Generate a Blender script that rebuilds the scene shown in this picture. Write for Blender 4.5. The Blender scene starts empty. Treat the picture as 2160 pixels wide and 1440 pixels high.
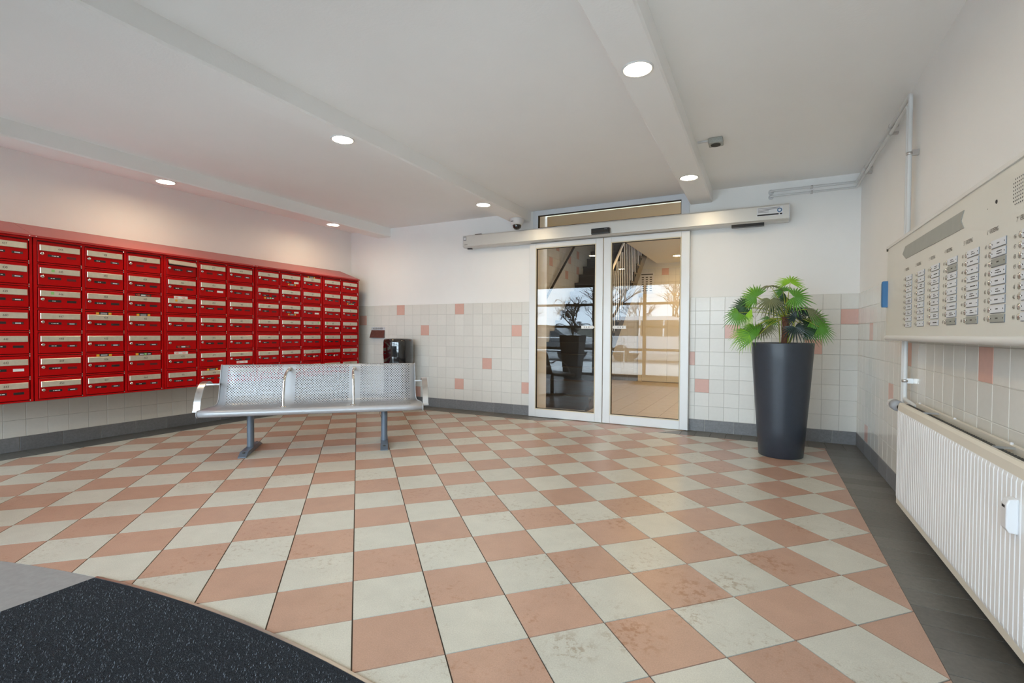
import bpy, bmesh, math, random
from mathutils import Vector, Matrix
R = math.radians
random.seed(7)
scene = bpy.context.scene
C = scene.collection

# ------------------------------------------------------------------ camera
cam_d = bpy.data.cameras.new('camera')
cam = bpy.data.objects.new('camera', cam_d); C.objects.link(cam)
cam_d.sensor_width = 36.0; cam_d.lens = 1024.33 * 36 / 2160
cam_d.shift_x = -9.5 / 2160; cam_d.clip_start = 0.02; cam_d.clip_end = 500
YAW, PITCH, ROLL = R(-26.912), R(-0.998), R(0.371)
CAM = Vector((-0.8397, -5.7881, 1.0875))
fw = Vector((math.sin(YAW) * math.cos(PITCH), math.cos(YAW) * math.cos(PITCH), math.sin(PITCH)))
rt = Vector((math.cos(YAW), -math.sin(YAW), 0)); up = rt.cross(fw)
r2 = rt * math.cos(ROLL) + up * math.sin(ROLL); u2 = up * math.cos(ROLL) - rt * math.sin(ROLL)
cam.matrix_world = Matrix(((r2.x, u2.x, -fw.x, CAM.x), (r2.y, u2.y, -fw.y, CAM.y), (r2.z, u2.z, -fw.z, CAM.z), (0, 0, 0, 1)))
scene.camera = cam

# ------------------------------------------------------------------ sky, exposure
world = bpy.data.worlds.new('overcast_sky'); scene.world = world; world.use_nodes = True
bg = world.node_tree.nodes['Background']
bg.inputs[0].default_value = (0.72, 0.86, 1.0, 1); bg.inputs[1].default_value = 11.5
scene.view_settings.view_transform = 'Standard'; scene.view_settings.look = 'None'
scene.view_settings.gamma = 1.0; scene.view_settings.use_curve_mapping = False
scene.view_settings.exposure = 0.50
DOWN_W = 93.0      # downlight lens emission in the lobby
HALL_W = 210.0      # downlight lens emission in the stair hall
scene.cycles.max_bounces = 10; scene.cycles.diffuse_bounces = 6; scene.cycles.transparent_max_bounces = 24
scene.cycles.glossy_bounces = 5; scene.cycles.sample_clamp_indirect = 6.0
scene.cycles.caustics_reflective = False; scene.cycles.caustics_refractive = False
# sampling portal in the glazed front (emits nothing of its own)
pd = bpy.data.lights.new('front_portal', 'AREA'); pd.shape = 'RECTANGLE'; pd.size = 6.5; pd.size_y = 2.4
pd.cycles.is_portal = True
po = bpy.data.objects.new('front_portal', pd); C.objects.link(po); po.location = (-3.3, -6.56, 1.2)
po.rotation_euler = (R(90), 0, R(180)); po['kind'] = 'helper'
po.rotation_euler = Vector((0, 1, 0)).to_track_quat('-Z', 'Z').to_euler()

# ------------------------------------------------------------------ dimensions
LW, ZC, ZB = -6.77, 2.678, 2.545           # left wall, ceiling, beam underside
FY = -6.5                                  # glazed front
T, SK = 0.152, 0.131                       # wall tile pitch, skirting height
GS, GU, GV = 0.30064, -1.9962, -4.6587     # floor grid size and origin (45 degrees)

# ------------------------------------------------------------------ materials
MATS = {}
def nodes_of(m):
    return m.node_tree.nodes, m.node_tree.links
def mat(name, col, rough=0.5, metal=0.0, spec=0.5, vary=0.0, noise=0.0, nscale=8.0, bump=0.0, bscale=200.0, coat=0.0, emit=None, estr=0.0, dark=None):
    if name in MATS: return MATS[name]
    m = bpy.data.materials.new(name); m.use_nodes = True
    n, l = nodes_of(m); b = n['Principled BSDF']
    b.inputs['Base Color'].default_value = (*col, 1); b.inputs['Roughness'].default_value = rough
    b.inputs['Metallic'].default_value = metal; b.inputs['Specular IOR Level'].default_value = spec
    b.inputs['Coat Weight'].default_value = coat; b.inputs['Coat Roughness'].default_value = 0.08
    if emit:
        b.inputs['Emission Color'].default_value = (*emit, 1); b.inputs['Emission Strength'].default_value = estr
    src = None
    geo = n.new('ShaderNodeNewGeometry')
    if vary or noise:
        rgb = n.new('ShaderNodeRGB'); rgb.outputs[0].default_value = (*col, 1); src = rgb.outputs[0]
        if noise:
            t = n.new('ShaderNodeTexNoise'); t.inputs['Scale'].default_value = nscale; t.inputs['Detail'].default_value = 6
            t.inputs['Roughness'].default_value = 0.6
            l.new(geo.outputs['Position'], t.inputs['Vector'])
            mr = n.new('ShaderNodeMapRange'); mr.inputs[1].default_value = 0.3; mr.inputs[2].default_value = 0.7
            mr.inputs[3].default_value = 1 - noise; mr.inputs[4].default_value = 1 + noise * 0.6
            l.new(t.outputs['Fac'], mr.inputs[0])
            mx = n.new('ShaderNodeVectorMath'); mx.operation = 'SCALE'
            l.new(src, mx.inputs[0]); l.new(mr.outputs[0], mx.inputs['Scale']); src = mx.outputs[0]
        if vary:
            oi = n.new('ShaderNodeObjectInfo')
            mr = n.new('ShaderNodeMapRange'); mr.inputs[3].default_value = 1 - vary; mr.inputs[4].default_value = 1 + vary
            l.new(oi.outputs['Random'], mr.inputs[0])
            mx = n.new('ShaderNodeVectorMath'); mx.operation = 'SCALE'
            l.new(src, mx.inputs[0]); l.new(mr.outputs[0], mx.inputs['Scale']); src = mx.outputs[0]
        l.new(src, b.inputs['Base Color'])
    if bump:
        t = n.new('ShaderNodeTexNoise'); t.inputs['Scale'].default_value = bscale; t.inputs['Detail'].default_value = 3
        l.new(geo.outputs['Position'], t.inputs['Vector'])
        bp = n.new('ShaderNodeBump'); bp.inputs['Strength'].default_value = bump; bp.inputs['Distance'].default_value = 0.01
        l.new(t.outputs['Fac'], bp.inputs['Height']); l.new(bp.outputs[0], b.inputs['Normal'])
    MATS[name] = m
    return m

STAINS = [(-0.65, -2.65, 0.09), (-0.84, -3.17, 0.13), (-0.75, -3.21, 0.1), (-1.09, -3.63, 0.16), (-1.25, -4.05, 0.15), (-0.95, -3.48, 0.13), (-1.08, -3.82, 0.1), (-1.58, -3.03, 0.14), (-1.42, -4.22, 0.12)]
def floor_mat(name, col, smudge):
    """speckled stoneware with fine grain, a little tone change per tile and brown trodden-in smudges"""
    m = bpy.data.materials.new(name); m.use_nodes = True; n, l = nodes_of(m); b = n['Principled BSDF']
    geo = n.new('ShaderNodeNewGeometry')
    def noise(scale, det=4, rough=0.6):
        t = n.new('ShaderNodeTexNoise'); t.inputs['Scale'].default_value = scale; t.inputs['Detail'].default_value = det
        t.inputs['Roughness'].default_value = rough; l.new(geo.outputs['Position'], t.inputs['Vector']); return t.outputs['Fac']
    def rng(src, a, c, d, e):
        r = n.new('ShaderNodeMapRange'); r.inputs[1].default_value = a; r.inputs[2].default_value = c
        r.inputs[3].default_value = d; r.inputs[4].default_value = e; l.new(src, r.inputs[0]); return r.outputs[0]
    def mul(x, y):
        q = n.new('ShaderNodeMath'); q.operation = 'MULTIPLY'; l.new(x, q.inputs[0]); l.new(y, q.inputs[1]); return q.outputs[0]
    grain = rng(noise(210, 3), 0.3, 0.7, 0.87, 1.10)
    cloud = rng(noise(9, 5), 0.3, 0.7, 0.94, 1.05)
    oi = n.new('ShaderNodeObjectInfo'); per = rng(oi.outputs['Random'], 0, 1, 0.96, 1.04)
    k = mul(mul(grain, cloud), per)
    rgb = n.new('ShaderNodeRGB'); rgb.outputs[0].default_value = (*col, 1)
    sc = n.new('ShaderNodeVectorMath'); sc.operation = 'SCALE'; l.new(rgb.outputs[0], sc.inputs[0]); l.new(k, sc.inputs['Scale'])
    patch = rng(noise(2.1, 2), 0.48, 0.62, 0, 1); bits = rng(noise(34, 8, 0.75), 0.53, 0.64, 0, 1)
    f = mul(patch, bits)
    # trodden-in brown marks at known spots of the floor
    coarse = rng(noise(26, 6, 0.7), 0.50, 0.58, 0, 1)
    for sx, sy, sr in STAINS:
        dn = n.new('ShaderNodeVectorMath'); dn.operation = 'DISTANCE'; l.new(geo.outputs['Position'], dn.inputs[0]); dn.inputs[1].default_value = (sx, sy, 0)
        q = mul(rng(dn.outputs['Value'], sr * 0.35, sr, 1, 0), coarse)
        mx_ = n.new('ShaderNodeMath'); mx_.operation = 'MAXIMUM'; l.new(f, mx_.inputs[0]); l.new(q, mx_.inputs[1]); f = mx_.outputs[0]
    ff = rng(f, 0, 1, 0, 0.62)
    mix = n.new('ShaderNodeMix'); mix.data_type = 'RGBA'; l.new(ff, mix.inputs[0]); l.new(sc.outputs[0], mix.inputs[6])
    mix.inputs[7].default_value = (*smudge, 1); l.new(mix.outputs[2], b.inputs['Base Color'])
    b.inputs['Roughness'].default_value = 0.34; b.inputs['Specular IOR Level'].default_value = 0.4
    bp = n.new('ShaderNodeBump'); bp.inputs['Strength'].default_value = 0.06; bp.inputs['Distance'].default_value = 0.004
    l.new(noise(120, 4), bp.inputs['Height']); l.new(bp.outputs[0], b.inputs['Normal'])
    MATS[name] = m; return m

def glass_mat(name, tint=(0.93, 0.95, 0.94), ior=1.9):
    m = bpy.data.materials.new(name); m.use_nodes = True; n, l = nodes_of(m)
    for x in list(n): n.remove(x)
    out = n.new('ShaderNodeOutputMaterial'); mx = n.new('ShaderNodeMixShader')
    tr = n.new('ShaderNodeBsdfTransparent'); tr.inputs[0].default_value = (*tint, 1)
    gl = n.new('ShaderNodeBsdfGlossy'); gl.inputs['Roughness'].default_value = 0.0; gl.inputs[0].default_value = (0.95, 0.97, 1, 1)
    fr = n.new('ShaderNodeFresnel'); fr.inputs[0].default_value = ior
    l.new(fr.outputs[0], mx.inputs[0]); l.new(tr.outputs[0], mx.inputs[1]); l.new(gl.outputs[0], mx.inputs[2])
    l.new(mx.outputs[0], out.inputs[0]); MATS[name] = m; return m

def perforated_mat(name):
    """light grey powder coat punched with staggered round holes, laid out in metres on the sheet's UV"""
    m = bpy.data.materials.new(name); m.use_nodes = True; n, l = nodes_of(m); b = n['Principled BSDF']
    b.inputs['Base Color'].default_value = (0.39, 0.40, 0.42, 1); b.inputs['Metallic'].default_value = 0.25
    b.inputs['Roughness'].default_value = 0.36
    uv = n.new('ShaderNodeUVMap'); uv.uv_map = 'UVMap'
    sp = n.new('ShaderNodeSeparateXYZ'); l.new(uv.outputs[0], sp.inputs[0])
    def op(o, x, y=None, z=None):
        q = n.new('ShaderNodeMath'); q.operation = o
        for i, s in enumerate((x, y, z)):
            if s is None: continue  # pale strip set here to bounce daylight up to the lobby ceiling
            if isinstance(s, (int, float)): q.inputs[i].default_value = s
            else: l.new(s, q.inputs[i])
        return q.outputs[0]
    U, V = sp.outputs[0], sp.outputs[1]
    PX, PY, RH = 0.0245, 0.0125, 0.0049
    row = op('FLOOR', op('DIVIDE', V, PY)); odd = op('MODULO', row, 2.0)
    uu = op('ADD', op('DIVIDE', op('ADD', U, 10.0), PX), op('MULTIPLY', odd, 0.5))
    du = op('MULTIPLY', op('SUBTRACT', op('FRACT', uu), 0.5), PX)
    dv = op('MULTIPLY', op('SUBTRACT', op('FRACT', op('DIVIDE', V, PY)), 0.5), PY)
    d = op('SQRT', op('ADD', op('MULTIPLY', du, du), op('MULTIPLY', dv, dv)))
    hole = op('LESS_THAN', d, RH)
    au = op('ABSOLUTE', U)
    z1 = op('LESS_THAN', au, 0.245)
    z2 = op('MULTIPLY', op('GREATER_THAN', au, 0.355), op('LESS_THAN', au, 0.835))
    zone = op('ADD', z1, z2)
    zone = op('MULTIPLY', zone, op('MULTIPLY', op('GREATER_THAN', V, 0.125), op('LESS_THAN', V, 0.842)))
    f = op('MULTIPLY', hole, zone)
    tr = n.new('ShaderNodeBsdfTransparent'); mx = n.new('ShaderNodeMixShader')
    l.new(f, mx.inputs[0]); l.new(b.outputs[0], mx.inputs[1]); l.new(tr.outputs[0], mx.inputs[2])
    l.new(mx.outputs[0], n['Material Output'].inputs[0]); MATS[name] = m; return m

mat('white_paint', (0.89, 0.89, 0.88), 0.75, noise=0.02, nscale=1.5, bump=0.08, bscale=90)
mat('ceiling_paint', (0.89, 0.885, 0.875), 0.85, noise=0.02, nscale=1.2, bump=0.08, bscale=70)
mat('grout', (0.50, 0.49, 0.46), 0.9)
mat('wall_tile', (0.74, 0.73, 0.685), 0.16, vary=0.03, noise=0.02, nscale=30)
mat('pink_tile', (0.70, 0.43, 0.36), 0.16, vary=0.05, noise=0.03, nscale=30)
mat('skirting_tile', (0.19, 0.192, 0.20), 0.45, vary=0.12, noise=0.18, nscale=60)
mat('border_tile', (0.135, 0.127, 0.112), 0.42, vary=0.16, noise=0.2, nscale=50)
mat('grey_tile', (0.27, 0.27, 0.27), 0.5, vary=0.05, noise=0.12, nscale=30)
mat('floor_grout', (0.075, 0.06, 0.048), 0.9, noise=0.2, nscale=20)
floor_mat('floor_beige', (0.50, 0.485, 0.42), (0.25, 0.18, 0.11))
floor_mat('floor_pink', (0.425, 0.265, 0.195), (0.26, 0.11, 0.05))
mat('mat_pile', (0.034, 0.040, 0.050), 0.95, noise=0.75, nscale=330, bump=1.0, bscale=420, spec=0.2)
mat('steel', (0.60, 0.60, 0.60), 0.28, metal=1.0)
mat('chrome', (0.70, 0.69, 0.67), 0.14, metal=1.0)
mat('alu_white', (0.74, 0.75, 0.75), 0.42, metal=0.15)
mat('alu_frame', (0.66, 0.69, 0.73), 0.42, metal=0.25)
mat('operator_alu', (0.66, 0.655, 0.63), 0.38, metal=0.35)
mat('bead_cream', (0.72, 0.64, 0.46), 0.5)
mat('rubber', (0.012, 0.012, 0.012), 0.6)
mat('black_plastic', (0.012, 0.012, 0.013), 0.3)
mat('black_gloss', (0.004, 0.0045, 0.006), 0.05, coat=1.0)
mat('red_paint', (0.47, 0.0015, 0.003), 0.30, spec=0.14, bump=0.03, bscale=120)
mat('red_hood', (0.42, 0.02, 0.02), 0.34, coat=0.25)
mat('red_dark', (0.10, 0.002, 0.004), 0.6)
mat('flap_alu', (0.66, 0.61, 0.50), 0.33, metal=0.55, noise=0.08, nscale=40)
mat('ink_brown', (0.10, 0.075, 0.06), 0.7)
mat('ink', (0.02, 0.02, 0.022), 0.7)
mat('white_print', (0.80, 0.80, 0.78), 0.6)
mat('orange', (0.85, 0.36, 0.02), 0.5)
mat('green', (0.28, 0.62, 0.20), 0.5)
mat('red_print', (0.80, 0.10, 0.05), 0.5)
mat('cream', (0.75, 0.68, 0.52), 0.5)
mat('bench_grey', (0.39, 0.40, 0.42), 0.36, metal=0.25)
mat('bench_leg', (0.13, 0.16, 0.20), 0.35, metal=0.3)
perforated_mat('perforated')
mat('planter', (0.032, 0.041, 0.056), 0.40, coat=0.15, noise=0.1, nscale=20)
mat('soil', (0.03, 0.022, 0.016), 0.95, bump=1.0, bscale=80)
mat('bark', (0.16, 0.065, 0.035), 0.85, noise=0.5, nscale=60, bump=1.0, bscale=120)
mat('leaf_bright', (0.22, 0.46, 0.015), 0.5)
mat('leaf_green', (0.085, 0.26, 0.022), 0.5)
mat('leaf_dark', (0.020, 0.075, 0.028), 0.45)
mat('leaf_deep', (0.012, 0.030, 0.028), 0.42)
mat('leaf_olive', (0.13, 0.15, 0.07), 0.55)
mat('petiole', (0.30, 0.36, 0.03), 0.5)
mat('panel_cream', (0.70, 0.685, 0.625), 0.42, noise=0.03, nscale=3)
mat('panel_edge', (0.72, 0.715, 0.69), 0.4)
mat('strip_grey', (0.33, 0.335, 0.30), 0.45, noise=0.06, nscale=20)
mat('plate_white', (0.70, 0.72, 0.76), 0.4)
mat('plate_edge', (0.18, 0.19, 0.21), 0.5)
mat('blue', (0.035, 0.15, 0.33), 0.4)
mat('radiator', (0.82, 0.83, 0.84), 0.38)
mat('radiator_cream', (0.70, 0.655, 0.56), 0.45)
mat('fin_dark', (0.055, 0.052, 0.042), 0.7, noise=0.4, nscale=90)
mat('pipe_paint', (0.66, 0.675, 0.68), 0.4)
mat('valve_grey', (0.30, 0.31, 0.33), 0.5)
mat('white_plastic', (0.70, 0.70, 0.71), 0.35)
mat('socket_grey', (0.36, 0.37, 0.34), 0.6, noise=0.2, nscale=90)
mat('slot_brown', (0.14, 0.055, 0.045), 0.4, noise=0.3, nscale=40)
mat('lamp_lobby', (1, 1, 1), 0.5, emit=(1.0, 0.79, 0.50), estr=DOWN_W)
mat('lamp_hall', (1, 1, 1), 0.5, emit=(1.0, 0.62, 0.23), estr=HALL_W)
mat('hall_paint', (0.76, 0.72, 0.62), 0.8)
mat('hall_floor', (0.50, 0.42, 0.34), 0.3, noise=0.08, nscale=10)
mat('stair_dark', (0.030, 0.026, 0.024), 0.5)
mat('front_frame', (0.045, 0.034, 0.026), 0.5)
mat('asphalt', (0.30, 0.30, 0.30), 0.9, noise=0.3, nscale=3)  # lightened so the ground bounces more daylight into the lobby
mat('paving', (0.60, 0.59, 0.57), 0.9, noise=0.15, nscale=4)  # made pale to throw daylight up through the front onto the ceiling
mat('car_white', (0.75, 0.76, 0.78), 0.25, coat=0.6)
mat('car_dark', (0.03, 0.035, 0.04), 0.25, coat=0.6)
mat('car_glass', (0.015, 0.018, 0.02), 0.05)
mat('tyre', (0.015, 0.015, 0.015), 0.8)
mat('tree_bark', (0.07, 0.06, 0.05), 0.9)
mat('hedge', (0.20, 0.20, 0.17), 0.9, noise=0.5, nscale=3)  # distant haze is put into this colour by lightening it
glass_mat('door_glass', ior=1.6)
glass_mat('front_glass', (0.90, 0.93, 0.92), 1.5)

# ------------------------------------------------------------------ mesh building
class MB:
    """collects shapes, then links them as one mesh object"""
    def __init__(s): s.v = []; s.f = []; s.m = []; s.sm = []
    def add(s, verts, faces, mi=0, smooth=False):
        o = len(s.v); s.v += [tuple(v) for v in verts]
        for f in faces: s.f.append([i + o for i in f]); s.m.append(mi); s.sm.append(smooth)
        return s
    def box(s, a, b, mi=0):
        x0, y0, z0 = [min(p, q) for p, q in zip(a, b)]; x1, y1, z1 = [max(p, q) for p, q in zip(a, b)]
        v = [(x0, y0, z0), (x1, y0, z0), (x1, y1, z0), (x0, y1, z0), (x0, y0, z1), (x1, y0, z1), (x1, y1, z1), (x0, y1, z1)]
        return s.add(v, [(0, 3, 2, 1), (4, 5, 6, 7), (0, 1, 5, 4), (1, 2, 6, 5), (2, 3, 7, 6), (3, 0, 4, 7)], mi)
    def slab(s, poly, o, ex, ey, ez, h, ch=0.0, mi=0):
        """convex polygon (2D, ccw in ex,ey) raised by h along ez, edges chamfered by ch"""
        o, ex, ey, ez = map(Vector, (o, ex, ey, ez)); n = len(poly)
        P = lambda x, y, z: o + ex * x + ey * y + ez * z
        base = [P(x, y, 0) for x, y in poly]
        if ch > 0:
            c = (sum(p[0] for p in poly) / n, sum(p[1] for p in poly) / n)
            ins = []
            for i in range(n):
                a, b, d = Vector(poly[i - 1]), Vector(poly[i]), Vector(poly[(i + 1) % n])
                e1 = (b - a); e2 = (d - b)
                if e1.length < 1e-7 or e2.length < 1e-7: ins.append(tuple(b)); continue
                n1 = Vector((-e1.y, e1.x)).normalized(); n2 = Vector((-e2.y, e2.x)).normalized()
                k = n1 + n2; q = max(0.25, 1 + n1.dot(n2)); ins.append(tuple(b + k * (ch / q)))
            mid = [P(x, y, h - ch) for x, y in poly]; top = [P(x, y, h) for x, y in ins]
            v = base + mid + top; f = [tuple(range(2 * n, 3 * n))]
            for i in range(n):
                j = (i + 1) % n; f += [(i, j, n + j, n + i), (n + i, n + j, 2 * n + j, 2 * n + i)]
        else:
            top = [P(x, y, h) for x, y in poly]; v = base + top; f = [tuple(range(n, 2 * n))]
            for i in range(n): j = (i + 1) % n; f.append((i, j, n + j, n + i))
        return s.add(v, f, mi)
    def tube(s, pts, r, n=10, mi=0, cap=True, flat=None):
        pts = [Vector(p) for p in pts]; rs = r if isinstance(r, (list, tuple)) else [r] * len(pts)
        rings = []; ref = None
        for i, p in enumerate(pts):
            d = (pts[min(i + 1, len(pts) - 1)] - pts[max(i - 1, 0)]).normalized()
            if ref is None:
                ref = Vector((0, 0, 1)) if abs(d.z) < 0.9 else Vector((1, 0, 0))
            x = (ref - d * ref.dot(d)).normalized(); y = d.cross(x); ref = x
            rings.append([p + (x * math.cos(2 * math.pi * k / n) + y * math.sin(2 * math.pi * k / n)) * rs[i] for k in range(n)])
        v = [q for ring in rings for q in ring]; f = []
        for i in range(len(pts) - 1):
            for k in range(n):
                j = (k + 1) % n; f.append((i * n + k, i * n + j, (i + 1) * n + j, (i + 1) * n + k))
        s.add(v, f, mi, True)
        if cap:
            o = len(s.v); s.v += [tuple(q) for q in rings[0]] + [tuple(q) for q in rings[-1]]
            s.f += [list(range(o + n - 1, o - 1, -1)), list(range(o + n, o + 2 * n))]; s.m += [mi, mi]; s.sm += [False, False]
        return s
    def lathe(s, prof, c=(0, 0, 0), n=32, mi=0, smooth=True, axis='z'):
        v = []; f = []
        for r, z in prof:
            for k in range(n):
                a = 2 * math.pi * k / n; x, y = r * math.cos(a), r * math.sin(a)
                v.append({'z': (c[0] + x, c[1] + y, c[2] + z), 'y': (c[0] + x, c[1] + z, c[2] - y), 'x': (c[0] + z, c[1] + x, c[2] + y)}[axis])
        for i in range(len(prof) - 1):
            for k in range(n):
                j = (k + 1) % n; f.append((i * n + k, i * n + j, (i + 1) * n + j, (i + 1) * n + k))
        s.add(v, f, mi, smooth)
        return s
    def text(s, string, size, o, ex, ez, mi=0, xs=1.0, gap=0.08, align='c', lift=0.0006):
        """flat lettering: string on the plane through o, along ex, height ez"""
        o, ex, ez = Vector(o), Vector(ex), Vector(ez); nrm = ex.cross(ez); pen = 0; items = []
        for ch in string:
            if ch == ' ': pen += 0.35; continue
            gv, gf, w = glyph(ch); items.append((pen, gv, gf)); pen += w + gap
        tot = (pen - gap) * size * xs; sh = {'c': -tot / 2, 'l': 0, 'r': -tot}[align]
        for p, gv, gf in items:
            s.add([o + ex * (sh + (p + x) * size * xs) + ez * (y * size) + nrm * lift for x, y in gv], gf, mi)
        return s
    def mesh(s, name, mats):
        me = bpy.data.meshes.new(name); me.from_pydata(s.v, [], s.f)
        for m in (mats if isinstance(mats, (list, tuple)) else [mats]): me.materials.append(MATS[m])
        me.polygons.foreach_set('material_index', s.m); me.polygons.foreach_set('use_smooth', s.sm)
        me.update(); return me
    def build(s, name, mats, parent=None, loc=None):
        return link(s.mesh(name, mats), name, parent, loc)

GL = {}
def glyph(ch):
    if ch in GL: return GL[ch]
    cu = bpy.data.curves.new('glyph', 'FONT'); cu.body = ch; cu.size = 1.0; cu.resolution_u = 3
    ob = bpy.data.objects.new('glyph', cu); me = ob.to_mesh()
    v = [(p.co.x, p.co.y) for p in me.vertices]; f = [tuple(q.vertices) for q in me.polygons]
    x0 = min(p[0] for p in v); w = max(p[0] for p in v) - x0
    top = 0.7
    v = [((x - x0) / top, y / top) for x, y in v]
    ob.to_mesh_clear(); bpy.data.objects.remove(ob); bpy.data.curves.remove(cu)
    GL[ch] = (v, f, max(w / top, 0.12)); return GL[ch]

def link(me, name, parent=None, loc=None):
    o = bpy.data.objects.new(name, me); C.objects.link(o)
    if parent is not None: o.parent = parent
    if loc is not None: o.location = loc
    return o
def tag(o, label=None, cat=None, group=None, kind=None):
    if label: o['label'] = label
    if cat: o['category'] = cat
    if group: o['group'] = group
    if kind: o['kind'] = kind
    return o
def thing(name, label, cat, loc=(0, 0, 0), rz=0.0, group=None, kind=None):
    o = bpy.data.objects.new(name, None); C.objects.link(o); o.location = loc; o.rotation_euler = (0, 0, rz)
    o.empty_display_size = 0.1
    return tag(o, label, cat, group, kind)
def smooth_curve(pts, n=8):
    """Catmull-Rom through pts"""
    P = [Vector(p) for p in pts]; P = [P[0] * 2 - P[1]] + P + [P[-1] * 2 - P[-2]]; out = []
    for i in range(1, len(P) - 2):
        for k in range(n):
            t = k / n; a, b, c, d = P[i - 1:i + 3]
            out.append(0.5 * ((2 * b) + (c - a) * t + (2 * a - 5 * b + 4 * c - d) * t * t + (3 * b - a - 3 * c + d) * t ** 3))
    return out + [P[-2]]

def clip(poly, a, b, c):
    """keep a*x+b*y<=c"""
    out = []
    for i in range(len(poly)):
        p, q = poly[i - 1], poly[i]; dp, dq = a * p[0] + b * p[1] - c, a * q[0] + b * q[1] - c
        if dp <= 0: 
            if dq <= 0: out.append(q)
            else: t = dp / (dp - dq); out.append((p[0] + (q[0] - p[0]) * t, p[1] + (q[1] - p[1]) * t))
        elif dq <= 0:
            t = dp / (dp - dq); out += [(p[0] + (q[0] - p[0]) * t, p[1] + (q[1] - p[1]) * t), q]
    res = []
    for p in out:
        if not res or math.hypot(p[0] - res[-1][0], p[1] - res[-1][1]) > 1e-5: res.append(p)
    if len(res) > 1 and math.hypot(res[0][0] - res[-1][0], res[0][1] - res[-1][1]) < 1e-5: res.pop()
    return res if len(res) > 2 else []
def area(poly):
    return abs(sum(poly[i - 1][0] * poly[i][1] - poly[i][0] * poly[i - 1][1] for i in range(len(poly)))) / 2
def shrink(poly, d):
    n = len(poly); res = []
    for i in range(n):
        a, b, c = Vector(poly[i - 1]), Vector(poly[i]), Vector(poly[(i + 1) % n]); e1, e2 = (b - a).normalized(), (c - b).normalized()
        n1, n2 = Vector((-e1.y, e1.x)), Vector((-e2.y, e2.x)); q = max(0.25, 1 + n1.dot(n2)); res.append(tuple(b + (n1 + n2) * (d / q)))
    return res
def to_px(p):
    d = Vector(p) - CAM; z = d.dot(fw)
    if z < 0.05: return None
    return (1089.5 + 1024.33 * d.dot(r2) / z, 720 - 1024.33 * d.dot(u2) / z)

# ------------------------------------------------------------------ room shell
def structure(o, label, cat): return tag(o, label, cat, kind='structure')
WT = 0.2
floor = structure(MB().box((LW - WT, FY - 0.1, -0.15), (WT, 0.02, -0.004)).build('floor', 'floor_grout'), 'lobby floor of pink and beige diagonal checker tiles', 'floor')
ceiling = structure(MB().box((LW - WT, FY - 0.1, ZC), (WT, 0.30, ZC + 0.2)).build('ceiling', 'ceiling_paint'), 'white painted lobby ceiling with three shallow beams', 'ceiling')
for bx, hw in ((-6.08, 0.125), (-3.70, 0.125), (-1.475, 0.118)):
    b = MB(); c = 0.012
    prof = [(-hw, 0.02), (-hw, -(ZC - ZB) + c), (-hw + c, -(ZC - ZB)), (hw - c, -(ZC - ZB)), (hw, -(ZC - ZB) + c), (hw, 0.02)]
    v = [(x, FY, z) for x, z in prof] + [(x, -0.001, z) for x, z in prof]
    b.add(v, [(i, i + 6, i + 7, i + 1) for i in range(5)] + [(5, 4, 3, 2, 1, 0), (6, 7, 8, 9, 10, 11)])
    b.build('beam', 'ceiling_paint', ceiling, (bx, 0, ZC))
# door opening x -3.50..-1.62, z 0..2.677
ODL, ODR = -3.50, -1.62
bw = MB()
bw.box((LW - WT, 0, -0.1), (ODL, 0.36, ZC)); bw.box((ODR, 0, -0.1), (WT, 0.36, ZC))
wall_back = structure(bw.build('wall_back', 'white_paint'), 'white back wall tiled to shoulder height around the sliding doors', 'wall')
wall_left = structure(MB().box((LW - WT, FY, -0.1), (LW, 0.0, ZC)).build('wall_left', 'white_paint'), 'white left wall carrying the red mailboxes', 'wall')
wall_right = structure(MB().box((0, FY, -0.1), (WT, 0.0, ZC)).build('wall_right', 'white_paint'), 'white right wall carrying the doorbell panel', 'wall')

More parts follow.
